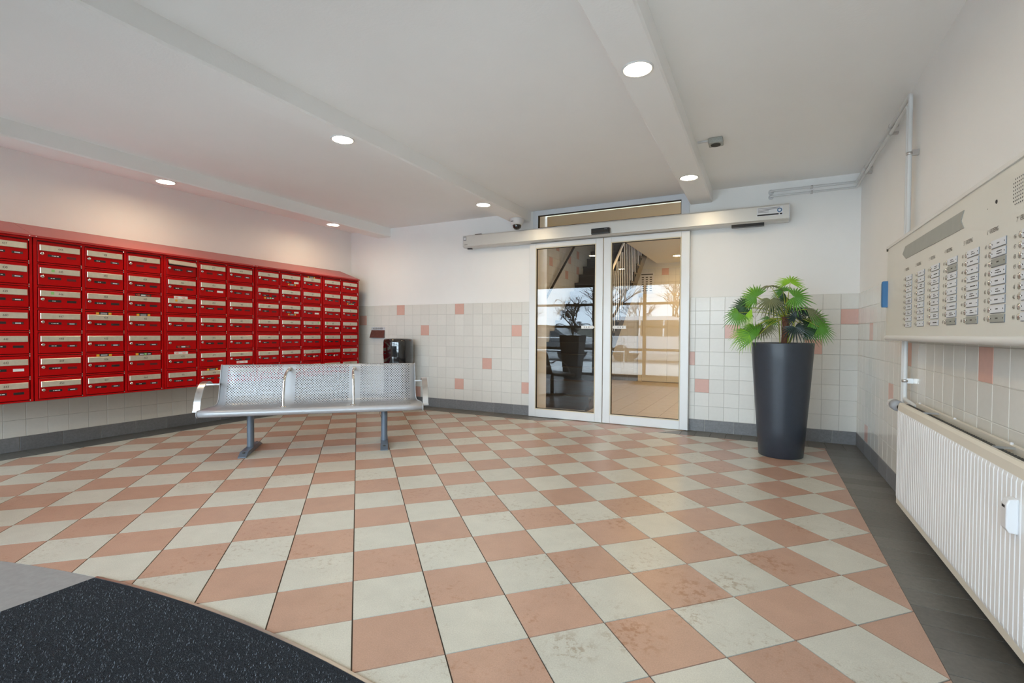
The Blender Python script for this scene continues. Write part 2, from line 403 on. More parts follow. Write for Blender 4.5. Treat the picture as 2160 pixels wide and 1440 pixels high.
TILE_M = {}
def tile_mesh(w, h, key):
    k = (round(w, 4), round(h, 4), key)
    if k not in TILE_M:
        g = 0.0016; ex, ey, ez, m = key
        TILE_M[k] = MB().slab([(g, g), (w - g, g), (w - g, h - g), (g, h - g)], (0, 0, 0), ex, ey, ez, 0.006, 0.0015).mesh('tile', m)
    return TILE_M[k]
def tile_wall(wall, org, ex, ez, length, phase, pinks, keep, field=None, rows=9, hole=None, z0=SK):
    """tiles on a wall: columns from org along ex, first cut piece = phase; rows upward from the skirting.
    keep(col,row)-> object of its own, field(col,row)-> joined into one part"""
    ex = Vector(ex); nrm = Vector(ez); upv = Vector((0, 0, 1)); fld = MB()
    cuts = [0.0]
    p = phase * T if phase > 0 else T
    while p < length - 1e-4: cuts.append(p); p += T
    cuts.append(length)
    # grout bed
    segs = [(0, length)] if not hole else [(0, hole[0]), (hole[1], length)]
    gb = MB()
    for a, b in segs:
        gb.slab([(a, z0), (b, z0), (b, z0 + rows * T), (a, z0 + rows * T)], org, ex, upv, nrm, 0.004)
    gb.build('grout_bed', 'grout', wall)
    for c in range(len(cuts) - 1):
        a, b = cuts[c], cuts[c + 1]
        if hole:
            if a >= hole[0] - 1e-4 and b <= hole[1] + 1e-4: continue
            if a < hole[0] < b: b = hole[0]
            if a < hole[1] < b: a = hole[1]
        if b - a < 0.012: continue
        for r in range(rows):
            m = 'pink_tile' if (c, r) in pinks else 'wall_tile'
            o = Vector(org) + ex * a + upv * (z0 + r * T)
            if keep(c, r):
                me = tile_mesh(b - a, T, (tuple(ex), tuple(upv), tuple(nrm), m))
                link(me, 'tile', wall, o)
            elif field is None or field(c, r):
                g = 0.0016
                fld.slab([(g, g), (b - a - g, g), (b - a - g, T - g), (g, T - g)], o, ex, upv, nrm, 0.006, 0.0015, 1 if m == 'pink_tile' else 0)
    if fld.v: tag(fld.build('tile_field', ['wall_tile', 'pink_tile'], wall), kind='stuff')
# slab() needs ex x ey = ez so the faces turn outwards
# back wall, right of the doors: ex runs to the left, so mirror by starting from the doorway
XR0 = -10.40 * T + 0.007           # first tile right of the door frame
n_r = (0.0 - (ODR + 0.04))
tile_wall(wall_back, (ODR + 0.04, 0, 0), (1, 0, 0), (0, -1, 0), -(ODR + 0.04), (((-(ODR + 0.04)) / T) % 1.0),
          {(0, 4), (1, 2), (3, 6), (8, 5), (10, 7)}, lambda c, r: True)
LB = ODL - 0.065                   # left part ends at the door frame
tile_wall(wall_back, (LW, 0, 0), (1, 0, 0), (0, -1, 0), LB - LW, ((-LW / T) - 0.33) % 1.0,
          {(44 - c, r) for c, r in ((37, 8), (30, 8), (42, 7), (34, 6), (24, 6), (27, 3), (30, 1), (35, 0), (23, 1))}, lambda c, r: True)
tile_wall(wall_right, (0, 0, 0), (0, -1, 0), (-1, 0, 0), -FY, 0.77,
          {(20, 5), (12, 5), (4, 6), (3, 0), (9, 3), (16, 2), (24, 8), (30, 4), (36, 6)}, lambda c, r: c < 26)
tile_wall(wall_left, (LW, FY, 0), (0, 1, 0), (1, 0, 0), -FY, ((-FY / T) - 0.6) % 1.0, set(),
          lambda c, r: (r < 3 and c > 14) or c > 40, lambda c, r: r < 3 or c < 10)

def skirt(name, org, ex, nrm, segs, first, label):
    ex = Vector(ex); root = structure(MB().box((0, 0, 0), (0.001, 0.001, 0.001)).build(name, 'grout'), label, 'baseboard')
    me = MB()
    for a, b in segs: me.slab([(a, 0.0), (b, 0.0), (b, SK), (a, SK)], org, ex, (0, 0, 1), nrm, 0.005)
    root.data = me.mesh(name, 'grout')
    for a, b in segs:
        cuts = [a]; p = first
        while p <= a + 0.01: p += 0.301
        while p < b - 0.01: cuts.append(p); p += 0.301
        cuts.append(b)
        for i in range(len(cuts) - 1):
            w = cuts[i + 1] - cuts[i]; g = 0.0018
            k = ('sk', round(w, 4), tuple(ex), tuple(nrm))
            if k not in TILE_M:
                TILE_M[k] = MB().slab([(g, g), (w - g, g), (w - g, SK - g), (g, SK - g)], (0, 0, 0), ex, (0, 0, 1), nrm, 0.009, 0.002).mesh('tile', 'skirting_tile')
            link(TILE_M[k], 'tile', root, Vector(org) + ex * cuts[i])
    return root
skirt('baseboard_back', (LW, 0, 0), (1, 0, 0), (0, -1, 0), [(0, LB - LW), (ODR + 0.04 - LW, -LW)], (-5.024 - LW) % 0.301, 'dark grey tiled skirting along the back wall')
skirt('baseboard_right', (0, 0, 0), (0, -1, 0), (-1, 0, 0), [(0, -FY)], 0.15, 'dark grey tiled skirting below the radiator wall')
skirt('baseboard_left', (LW, FY, 0), (0, 1, 0), (1, 0, 0), [(0, -FY)], (-3.936 - FY) % 0.301, 'dark grey tiled skirting below the mailboxes')

# ------------------------------------------------------------------ floor tiles
BX0, BX1, BY = LW + 0.305, -0.295, -0.305
ARC_X, ARC_TOP, ARC_R = -2.42, -4.643, 6.0
def arc_y(x): return ARC_TOP - ARC_R + math.sqrt(max(0, ARC_R ** 2 - (x - ARC_X) ** 2))
ARC = [ARC_X + (k - 40) * 0.11 for k in range(81)]
DOORQ = [(1, -1, -3.32 - BY), ]    # doorway tongue, cut along the grid direction
c45 = math.sqrt(0.5)
def tile_pieces(sq):
    res = []
    A = clip(clip(clip(sq, -1, 0, -BX0), 1, 0, BX1), 0, 1, BY)
    if A:
        if min(p[1] for p in A) < ARC_TOP + 0.01:
            for k in range(len(ARC) - 1):
                xa, xb = ARC[k], ARC[k + 1]; S = clip(clip(A, -1, 0, -xa), 1, 0, xb)
                if not S: continue
                ya, yb = arc_y(xa), arc_y(xb); m = (yb - ya) / (xb - xa)
                S = clip(S, m, -1, m * xa - ya)          # y >= line
                if S: res.append(S)
            for S in (clip(A, 1, 0, ARC[0]), clip(A, -1, 0, -ARC[-1])):
                if S: res.append(S)
        else: res.append(A)
    D = clip(clip(sq, 0, -1, -BY), 0, 1, -0.012)
    if D:
        D = clip(D, -1, 1, 3.32 + BY); D = clip(D, 1, -1, -1.87 - BY) if D else D
        if D: res.append(D)
    return [p for p in res if area(p) > 2e-5]
cand = []
for i in range(-24, 24):
    for j in range(-16, 42):
        sq = []
        for a, b in ((i, j), (i + 1, j), (i + 1, j + 1), (i, j + 1)):
            sq.append((GU + GS * c45 * (a - b), GV + GS * c45 * (a + b)))
        cx, cy = sum(p[0] for p in sq) / 4, sum(p[1] for p in sq) / 4
        if not (LW - 0.3 < cx < 0.3 and FY - 0.3 < cy < 0.3): continue
        g = shrink(sq, 0.0026); full = tile_pieces(sq)
        if not full: continue
        whole = len(full) == 1 and abs(area(full[0]) - GS * GS) < 1e-5
        pcs = [g] if whole else tile_pieces(g)
        if not pcs: continue
        px = [to_px((x, y, 0)) for P in pcs for x, y in P]; sz = 0
        if all(px):
            for P in pcs:
                q = [to_px((x, y, 0)) for x, y in P]
                q = clip(clip(clip(clip(q, -1, 0, 0), 1, 0, 2160) or [(0, 0)] * 3, 0, -1, 0) or [(0, 0)] * 3, 0, 1, 1440)
                if q: sz += area(q)
        cand.append((sz, i, j, whole, pcs, (cx, cy)))
cand.sort(key=lambda t: -t[0])
FT = {}
fld = MB()
for n_, (sz, i, j, whole, pcs, c) in enumerate(cand):
    pink = (i + j) % 2 == 0; m = 'floor_pink' if pink else 'floor_beige'
    if n_ < 300 and sz > 15:
        if whole:
            if m not in FT:
                FT[m] = MB().slab([(x - c[0], y - c[1]) for x, y in pcs[0]], (0, 0, -0.004), (1, 0, 0), (0, 1, 0), (0, 0, 1), 0.004).mesh('tile', m)
            link(FT[m], 'tile', floor, (c[0], c[1], 0))
        else:
            b = MB()
            for P in pcs: b.slab([(x - c[0], y - c[1]) for x, y in P], (0, 0, -0.004), (1, 0, 0), (0, 1, 0), (0, 0, 1), 0.004)
            b.build('tile', m, floor, (c[0], c[1], 0))
    else:
        for P in pcs: fld.slab(P, (0, 0, -0.004), (1, 0, 0), (0, 1, 0), (0, 0, 1), 0.004, 0, 0 if pink else 1)
tag(fld.build('tile_field', ['floor_pink', 'floor_beige'], floor), kind='stuff')
# dark border: 0.30 x 0.15 tiles laid across
BT = {}
def border(poly, m='border_tile'):
    if area(poly) < 1e-4: return
    P = shrink(poly, 0.0015); x, y = P[0]
    rel = tuple((round(a - x, 4), round(b - y, 4)) for a, b in P); k = (rel, m)
    if k not in BT: BT[k] = MB().slab(rel, (0, 0, -0.004), (1, 0, 0), (0, 1, 0), (0, 0, 1), 0.004, 0.0008).mesh('border_tile', m)
    link(BT[k], 'border_tile', floor, (x, y, 0))
y = BY
while y > FY + 0.01:
    y2 = max(y - 0.151, FY)
    border([(BX1, y2), (0, y2), (0, y), (BX1, y)]); y = y2
y = BY
while y > FY + 0.01:
    y2 = max(y - 0.301, FY); border([(LW, y2), (BX0, y2), (BX0, y), (LW, y)]); y = y2
x = LW
while x < -0.01:
    x2 = min(x + 0.151, 0); sq = [(x, BY), (x2, BY), (x2, 0), (x, 0)]
    for P in (clip(sq, 1, -1, -3.32 - BY), clip(sq, -1, 1, 1.87 + BY)):
        if P and area(P) > 1e-4: border(P)
    x = x2
# grey tiles beside the mat, inside the arc
MX0, MX1 = -3.44, -1.40
def inside_arc(poly):
    for k in range(0, len(ARC) - 1, 1):
        xa, xb = ARC[k], ARC[k + 1]
        if xb < min(p[0] for p in poly) or xa > max(p[0] for p in poly): continue
        ya, yb = arc_y(xa), arc_y(xb); m = (yb - ya) / (xb - xa)
        poly = clip(poly, -m, 1, ya - m * xa)
        if not poly: return []
    return poly
for gx0, gx1 in ((LW, MX0), (MX1, BX1)):
    ys = FY
    while ys < -4.6:
        xs = gx1 if gx0 == LW else gx0; sgn = -1 if gx0 == LW else 1
        for k in range(6):
            a, b = sorted((xs + sgn * 0.6 * k, xs + sgn * 0.6 * (k + 1))); a, b = max(a, gx0), min(b, gx1)
            if b - a < 0.02: continue
            P = inside_arc([(a, ys), (b, ys), (b, min(ys + 0.6, -4.6)), (a, min(ys + 0.6, -4.6))])
            P = clip(P, -1, 0, -BX0) if P else P
            if P and area(P) > 1e-3: border(P, 'grey_tile')
        ys += 0.6

# entrance mat with metal edging
pts = [(MX0, FY + 0.08), (MX1, FY + 0.08)] + [(x, arc_y(x) - 0.012) for x in [MX1 - 0.04 * k for k in range(52)] if MX0 <= x <= MX1]
pts.append((MX0, arc_y(MX0) - 0.012))
mt = thing('entrance_mat', 'charcoal pile entrance mat with a curved metal-edged front', 'door mat')
b = MB(); b.add([(x, y, 0.004) for x, y in pts], [tuple(range(len(pts)))])
for i in range(len(pts)):
    j = (i + 1) % len(pts); o = len(b.v)
    b.add([(*pts[i], -0.003), (*pts[j], -0.003), (*pts[j], 0.004), (*pts[i], 0.004)], [(0, 1, 2, 3)])
b.build('pile', 'mat_pile', mt)
# loose upright tufts, lighter than the pile below
fz = MB(); rr = random.Random(3)
for _ in range(26000):
    x = rr.uniform(MX0 + 0.01, MX1 - 0.01); y = rr.uniform(-5.75, -4.66)
    if y > arc_y(x) - 0.03: continue
    a = rr.uniform(0, 6.28); w = rr.uniform(0.001, 0.0022); h = rr.uniform(0.003, 0.008); dx, dy = math.cos(a), math.sin(a)
    fz.add([(x - dx * w, y - dy * w, 0.003), (x + dx * w, y + dy * w, 0.003), (x + dy * h * 0.7, y - dx * h * 0.7, 0.003 + h)], [(0, 1, 2)])
mat('mat_tuft', (0.11, 0.125, 0.145), 0.9, noise=0.8, nscale=500)
tag(fz.build('tufts', 'mat_tuft', mt), kind='stuff')
b = MB()
ed = [(MX1 - 0.04 * k) for k in range(52)]; ed = [x for x in ed if x > MX0] + [MX0]
for i in range(len(ed) - 1):
    a0, a1 = ed[i], ed[i + 1]; y0, y1 = arc_y(a0), arc_y(a1)
    b.add([(a0, y0 - 0.012, -0.003), (a0, y0, -0.003), (a0, y0, 0.006), (a0, y0 - 0.012, 0.006), (a1, y1 - 0.012, -0.003), (a1, y1, -0.003), (a1, y1, 0.006), (a1, y1 - 0.012, 0.006)],
          [(3, 2, 6, 7), (1, 5, 6, 2), (0, 3, 7, 4)])
b.build('edging', 'steel', mt)

# ------------------------------------------------------------------ sliding doors, transom, operator
def leaf(n, x0, x1, label):
    d = thing('door_%d' % n, label, 'door', ((x0 + x1) / 2, -0.05, 0), kind='structure'); w = (x1 - x0) / 2 - 0.003
    z0, z1, st, rl, rt_ = 0.006, 2.245, 0.09, 0.10, 0.062; t = 0.022
    b = MB()
    for a, c in (((-w, -t, z0), (-w + st, t, z1)), ((w - st, -t, z0), (w, t, z1)), ((-w + st, -t, z0), (w - st, t, z0 + rl)), ((-w + st, -t, z1 - rt_), (w - st, t, z1))):
        b.box(a, c)
    o = b.build('frame', 'alu_white', d)
    md = o.modifiers.new('bevel', 'BEVEL'); md.width = 0.004; md.segments = 2
    b = MB(); i0, i1, j0, j1 = -w + st, w - st, z0 + rl, z1 - rt_; k = 0.010
    for a, c in (((i0, -t - 0.0, j0), (i0 + k, t, j1)), ((i1 - k, -t, j0), (i1, t, j1)), ((i0 + k, -t, j0), (i1 - k, t, j0 + k)), ((i0 + k, -t, j1 - k), (i1 - k, t, j1))): b.box(a, c)
    b.build('glazing_bead', 'bead_cream', d)
    b = MB(); k2 = 0.004
    i0 += k; i1 -= k; j0 += k; j1 -= k
    for a, c in (((i0, -0.016, j0), (i0 + k2, 0.016, j1)), ((i1 - k2, -0.016, j0), (i1, 0.016, j1)), ((i0, -0.016, j0), (i1, 0.016, j0 + k2)), ((i0, -0.016, j1 - k2), (i1, 0.016, j1))): b.box(a, c)
    b.build('rubber_seal', 'rubber', d)
    MB().add([(i0, 0, j0), (i1, 0, j0), (i1, 0, j1), (i0, 0, j1)], [(0, 1, 2, 3)]).build('pane', 'door_glass', d)
    # small white pointed safety sticker with dashes, on the glass
    sx = (w - st - 0.10) if n == 1 else (-w + st + 0.10); sg = 1 if n == 1 else -1
    b = MB(); P = [(-0.085 * sg, -0.018), (0.065 * sg, -0.018), (0.085 * sg, 0.0), (0.065 * sg, 0.018), (-0.085 * sg, 0.018)]
    if sg < 0: P = P[::-1]
    b.slab(P, (sx, -0.001, 1.165), (1, 0, 0), (0, 0, 1), (0, -1, 0), 0.0006)
    for q in range(3): b.box((sx - 0.05 * sg + q * 0.03 * sg, -0.0022, 1.155), (sx - 0.044 * sg + q * 0.03 * sg, -0.0015, 1.175), 1)
    b.build('sticker', ['white_print', 'ink'], d)
    return d
leaf(1, -3.563, -2.573, 'white framed glass sliding door leaf nearer the black waste bin')
leaf(2, -2.571, -1.578, 'white framed glass sliding door leaf beside the potted palm')
w1 = thing('window_1', 'narrow transom window above the sliding doors', 'window', (0, 0, 0), kind='structure')
b = MB(); X0, X1, Z0, Z1 = -3.54, -1.60, 2.40, 2.676; y0, y1 = -0.012, 0.05
for a, c in (((X0, y0, Z0), (X0 + 0.07, y1, Z1)), ((X1 - 0.085, y0, Z0), (X1, y1, Z1)), ((X0 + 0.07, y0, Z1 - 0.062), (X1 - 0.085, y1, Z1)), ((X0 + 0.07, y0, Z0), (X1 - 0.085, y1, Z0 + 0.05))): b.box(a, c)
b.build('frame', 'alu_frame', w1)
b = MB(); a0, a1, c0, c1 = X0 + 0.07, X1 - 0.085, Z0 + 0.05, Z1 - 0.062
for a, c in (((a0, -0.006, c0), (a0 + 0.006, 0.04, c1)), ((a1 - 0.006, -0.006, c0), (a1, 0.04, c1)), ((a0, -0.006, c0), (a1, 0.04, c0 + 0.006)), ((a0, -0.006, c1 - 0.006), (a1, 0.04, c1))): b.box(a, c)
b.build('rubber_seal', 'rubber', w1)
MB().add([(a0, 0.012, c0), (a1, 0.012, c0), (a1, 0.012, c1), (a0, 0.012, c1)], [(0, 1, 2, 3)]).build('pane', 'door_glass', w1)
# jamb posts beside the leaves
tr = structure(MB().box((ODL - 0.055, -0.02, 0), (ODL + 0.0, 0.0, 2.40)).box((ODR, -0.02, 0), (ODR + 0.038, 0.0, 2.40)).build('trim_1', 'alu_frame'), 'slim pale metal jamb posts of the sliding doorway', 'trim')

op = thing('door_operator', 'long aluminium sliding door operator box above the doors', 'door operator', (-2.575, -0.013, 2.25))
b = MB(); L = 1.951
prof = [(0.0, 0.0), (-0.125, 0.0), (-0.135, 0.012), (-0.15, 0.018), (-0.15, 0.152), (-0.142, 0.165), (0.0, 0.165)]
v = [(-L, y, z) for y, z in prof] + [(L, y, z) for y, z in prof]; n = len(prof)
b.add(v, [(i, (i + 1) % n, n + (i + 1) % n, n + i) for i in range(n)])
b.build('cover', 'operator_alu', op)
for s in (-1, 1):
    b = MB(); v = [(s * L, y * 1.01, z) for y, z in prof] + [(s * (L + 0.006), y * 1.01, z) for y, z in prof]
    b.add(v, [tuple(range(n)), tuple(range(2 * n - 1, n - 1, -1))] + [(i, (i + 1) % n, n + (i + 1) % n, n + i) for i in range(n)]).build('end_cap', 'alu_frame', op)
b = MB(); b.box((1.66, -0.1512, 0.055), (1.90, -0.1503, 0.145))
for q in range(4): b.box((1.67, -0.1518, 0.131 - q * 0.013), (1.67 + (0.20 if q < 2 else 0.10), -0.1512, 0.136 - q * 0.013), 1)
b.box((1.665, -0.1518, 0.060), (1.86, -0.1512, 0.074), 2); b.box((1.87, -0.1518, 0.060), (1.892, -0.1512, 0.074), 2)
b.lathe([(0.013, 0), (0.022, 0), (0.022, -0.0006), (0.013, -0.0006)], (1.868, -0.1512, 0.105), 20, 3, axis='y')
b.build('information_label', ['plate_white', 'plate_edge', 'ink', 'blue'], op)
b = MB(); b.box((-1.945, -0.1512, 0.095), (-1.90, -0.1503, 0.150), 0); b.box((-1.938, -0.1516, 0.105), (-1.907, -0.1512, 0.140), 1)
MB().box((-1.93, -0.1512, 0.035), (-1.88, -0.1503, 0.040)).build('maker_mark', 'ink', op)
b.build('brand_label', ['plate_edge', 'plate_white', 'ink'], op)
MB().box((1.42, -0.12, -0.030), (1.73, -0.06, 0.004)).build('lock_block', 'black_plastic', op)
MB().box((-1.80, -0.09, 0.165), (-1.70, -0.05, 0.185)).build('bracket', 'black_plastic', op)
MB().box((-1.92, -0.09, -0.012), (-1.86, -0.05, 0.0)).build('bracket', 'black_plastic', op)
se = thing('motion_sensor', 'black motion sensor bar on the door operator', 'sensor', (-2.575, -0.1635, 2.268))
o = MB().box((-0.112, -0.045, 0), (0.112, 0, 0.068)).build('housing', 'black_plastic', se); md = o.modifiers.new('bevel', 'BEVEL'); md.width = 0.008; md.segments = 3
MB().box((-0.105, -0.0465, 0.012), (0.105, -0.044, 0.045)).build('lens_window', 'black_gloss', se)
MB().box((0.05, -0.047, 0.05), (0.085, -0.0448, 0.056)).build('logo_strip', 'plate_edge', se)

# ------------------------------------------------------------------ dome camera, ceiling socket
dc = thing('dome_camera', 'small white dome security camera under the ceiling beam by the transom', 'camera', (-3.66, -0.24, ZB))
MB().lathe([(0.0, 0), (0.085, 0), (0.088, -0.01), (0.084, -0.045), (0.072, -0.075), (0.052, -0.082), (0.0, -0.08)], n=28).build('housing', 'white_plastic', dc)
MB().lathe([(0.056, -0.078), (0.056, -0.09), (0.05, -0.115), (0.036, -0.132), (0.018, -0.141), (0.0, -0.143)], n=24).build('dome', 'black_gloss', dc)
MB().box((-0.045, -0.0882, -0.048), (-0.01, -0.080, -0.042)).build('mark', 'ink', dc)
so = thing('ceiling_socket', 'small grey weathered junction box on the ceiling right of a beam', 'junction box', (-1.205, -1.50, ZC))
o = MB().box((-0.055, -0.055, -0.045), (0.055, 0.055, 0.0)).build('box', 'socket_grey', so); md = o.modifiers.new('bevel', 'BEVEL'); md.width = 0.007; md.segments = 2
MB().lathe([(0.0, -0.052), (0.036, -0.052), (0.038, -0.045), (0.038, -0.04)], n=20).build('socket_face', 'fin_dark', so)
MB().box((-0.14, -0.012, -0.012), (-0.055, 0.012, 0)).build('cable_duct', 'pipe_paint', so)

# ------------------------------------------------------------------ downlights
def downlight(x, y, z, lab, grp, lens='lamp_lobby', r=0.075):
    d = thing('downlight', lab, 'ceiling light', (x, y, z), group=grp)
    MB().lathe([(r - 0.002, 0.0), (r, -0.006), (r + 0.008, -0.006), (r + 0.012, 0.0)], n=32).build('trim_ring', 'white_plastic', d)
    MB().lathe([(r - 0.001, -0.003), (r * 0.5, -0.0035), (0.0001, -0.0035)], n=32).build('lens', lens, d)
for bn, x in (('over the mailboxes', -6.075), ('ending at the dome camera', -3.70), ('ending beside the transom', -1.475)):
    for pos, y in (('near the back wall', -1.01), ('midway along', -3.085), ('by the glazed front', -5.15)):
        downlight(x, y, ZB, 'round lit downlight in the beam %s, %s' % (bn, pos), 'downlights in the lobby beams')

# ------------------------------------------------------------------ red mailboxes on the left wall
MXF = LW + 0.39                        # front plane
MZ0, MZ1 = 0.482, 1.872
PW, PH, PITCH_Z, PZ0 = 0.274, 0.050, 0.196, 1.795
def mslab(b, y0, y1, z0, z1, d0, d1, mi=0):   # box on the front, in local coords: x out of the wall
    return b.box((d0, y0, z0), (d1, y1, z1), mi)
def shared(name, mats, fn):
    b = MB(); fn(b); return b.mesh(name, mats)
DW = PW + 0.030                        # door width
def _door(b):
    t = 0.004; b.slab([(-0.012, -0.124), (DW - 0.021, -0.124), (DW - 0.021, 0.050), (-0.012, 0.050)], (0, 0, 0), (0, 1, 0), (0, 0, 1), (1, 0, 0), 0.010, 0.003)
    
M_DOOR = shared('door', 'red_paint', _door)
M_FLAP = shared('slot_flap', 'flap_alu', lambda b: b.slab([(0, -PH / 2), (PW, -PH / 2), (PW, PH / 2), (0, PH / 2)], (0.010, 0, 0), (0, 1, 0), (0, 0, 1), (1, 0, 0), 0.009, 0.003))
def _lock(b):
    b.lathe([(0.0135, 0.0), (0.0135, 0.006), (0.011, 0.010), (0.004, 0.0115), (0.0001, 0.0115)], (0.010, 0, 0), 16, 0, axis='x'); b.box((0.0215, -0.0018, -0.005), (0.0222, 0.0018, 0.004), 1)
M_LOCK = shared('lock', ['chrome', 'ink'], _lock)
def _name(seed):
    def f(b):
        q = random.Random(seed); b.box((0.009, -0.044, -0.010), (0.0113, 0.044, 0.010), 0); x = -0.028 + q.uniform(0, 0.012)
        for _ in range(q.choice((2, 3, 3))):
            w = q.uniform(0.006, 0.020); b.box((0.0113, x, -0.003), (0.0116, x + w, 0.0025), 1); x += w + 0.004
            if x > 0.026: break
    return f
M_NAME = [shared('name_plate', ['black_plastic', 'white_print'], _name(s)) for s in range(6)]
def _slot(kind):
    def f(b):
        if kind == 'dark': b.box((0.009, -0.033, -0.010), (0.0108, 0.033, 0.010), 0)
        elif kind == 'white': b.box((0.009, -0.034, -0.011), (0.0115, 0.034, 0.011), 2)
        elif kind == 'empty': b.box((0.009, -0.033, -0.009), (0.0104, 0.033, 0.009), 5); b.box((0.0104, -0.033, -0.011), (0.0118, 0.033, -0.008), 5)
        else:
            b.box((0.009, -0.034, -0.010), (0.0108, 0.034, 0.010), 0); b.box((0.0108, -0.018, -0.004), (0.0112, 0.018, 0.004), 3)
            b.box((0.0108, -0.032, -0.005), (0.0112, -0.024, 0.005), 4); b.box((0.0108, 0.024, -0.005), (0.0112, 0.032, 0.005), 4)
    return f
M_SLOT = {k: shared('card_slot', ['black_plastic', 'ink', 'white_print', 'plate_white', 'slot_brown', 'red_dark'], _slot(k)) for k in ('dark', 'white', 'empty', 'lined')}
def _stk(kind):
    def f(b):
        if kind == 'orange':
            b.box((0.010, -0.062, -0.012), (0.0108, 0.062, 0.012), 0)
            for s in (-1, 1): b.box((0.0108, s * 0.060, -0.010), (0.0112, s * 0.036, 0.010), 1)
            for q in range(3): b.box((0.0108, -0.026, -0.008 + q * 0.006), (0.0111, 0.026, -0.0055 + q * 0.006), 2)
        elif kind == 'orange_green':
            b.box((0.010, -0.072, -0.012), (0.0108, 0.072, 0.012), 0); b.box((0.0108, -0.070, -0.010), (0.0112, -0.045, 0.010), 1)
            b.box((0.0108, -0.034, -0.006), (0.0111, 0.0, 0.003), 2); b.box((0.0108, 0.006, -0.009), (0.0112, 0.026, 0.009), 4); b.box((0.0108, 0.034, -0.005), (0.0111, 0.062, 0.004), 2)
        elif kind == 'white':
            b.box((0.010, -0.068, -0.014), (0.0108, 0.068, 0.014), 3)
            b.text('NEE', 0.017, (0.0108, -0.041, -0.009), (0, 1, 0), (0, 0, 1), 5, 0.85); b.text('NEE', 0.017, (0.0108, 0.028, -0.009), (0, 1, 0), (0, 0, 1), 5, 0.85)
            b.box((0.0108, -0.014, -0.006), (0.0111, 0.004, -0.001), 2)
        else:
            b.box((0.010, -0.070, -0.013), (0.0108, 0.070, 0.013), 0)
            for s in (-1, 1): b.text('NEE', 0.018, (0.0108, s * 0.045, -0.008), (0, 1, 0), (0, 0, 1), 5, 0.85)
            b.box((0.0108, -0.02, -0.007), (0.0111, 0.02, 0.006), 2)
    return f
M_STK = {k: shared('sticker', ['black_plastic', 'orange', 'plate_white', 'white_print', 'green', 'red_print'], _stk(k)) for k in ('orange', 'orange_green', 'white', 'red')}
M_SQ = {k: shared('sticker', k, lambda b: b.box((0.019, -0.011, -0.011), (0.0197, 0.011, 0.011))) for k in ('green', 'orange')}
M_DOT = shared('round_sticker', 'cream', lambda b: b.lathe([(0.013, 0.010), (0.013, 0.013), (0.0001, 0.014)], n=16, axis='x'))
COLS = {430: -4.57, 437: -4.2735, 444: -3.919, 451: -3.592, 458: -3.264, 465: -2.912, 472: -2.582, 479: -2.254, 486: -1.895, 493: -1.566, 500: -1.235, 507: -0.879, 514: -0.545}
UP = {454: 'orange', 456: 'orange', 460: 'red', 461: 'orange', 463: 'orange_green', 467: 'white', 470: 'white', 478: 'orange', 500: 'orange'}
LOW = {469: 'red', 484: 'white', 487: 'orange_green', 493: 'orange', 495: 'orange', 515: 'orange_green'}
ONF = {445: ('green', 0.085), 446: ('green', 0.080), 467: ('orange', 0.075), 503: ('green', 0.235), 510: ('green', 0.035), 511: ('green', 0.035)}
WHITE = {442, 473, 493, 495, 502, 510, 517}; DOTS = {514, 505, 512}
EMPTY = {444, 445, 449, 458, 461, 463, 468, 481, 482, 488, 490}; DARKS = {441, 443, 446, 453, 454, 456, 459, 460, 466, 474, 476, 484, 487, 501, 503, 504, 508, 511, 513, 515, 516}
NONAME = {458, 463, 469, 472, 477}
HINGE = shared('hinge_pin', 'chrome', lambda b: b.box((0.004, -0.003, -0.006), (0.011, 0.003, 0.006)))
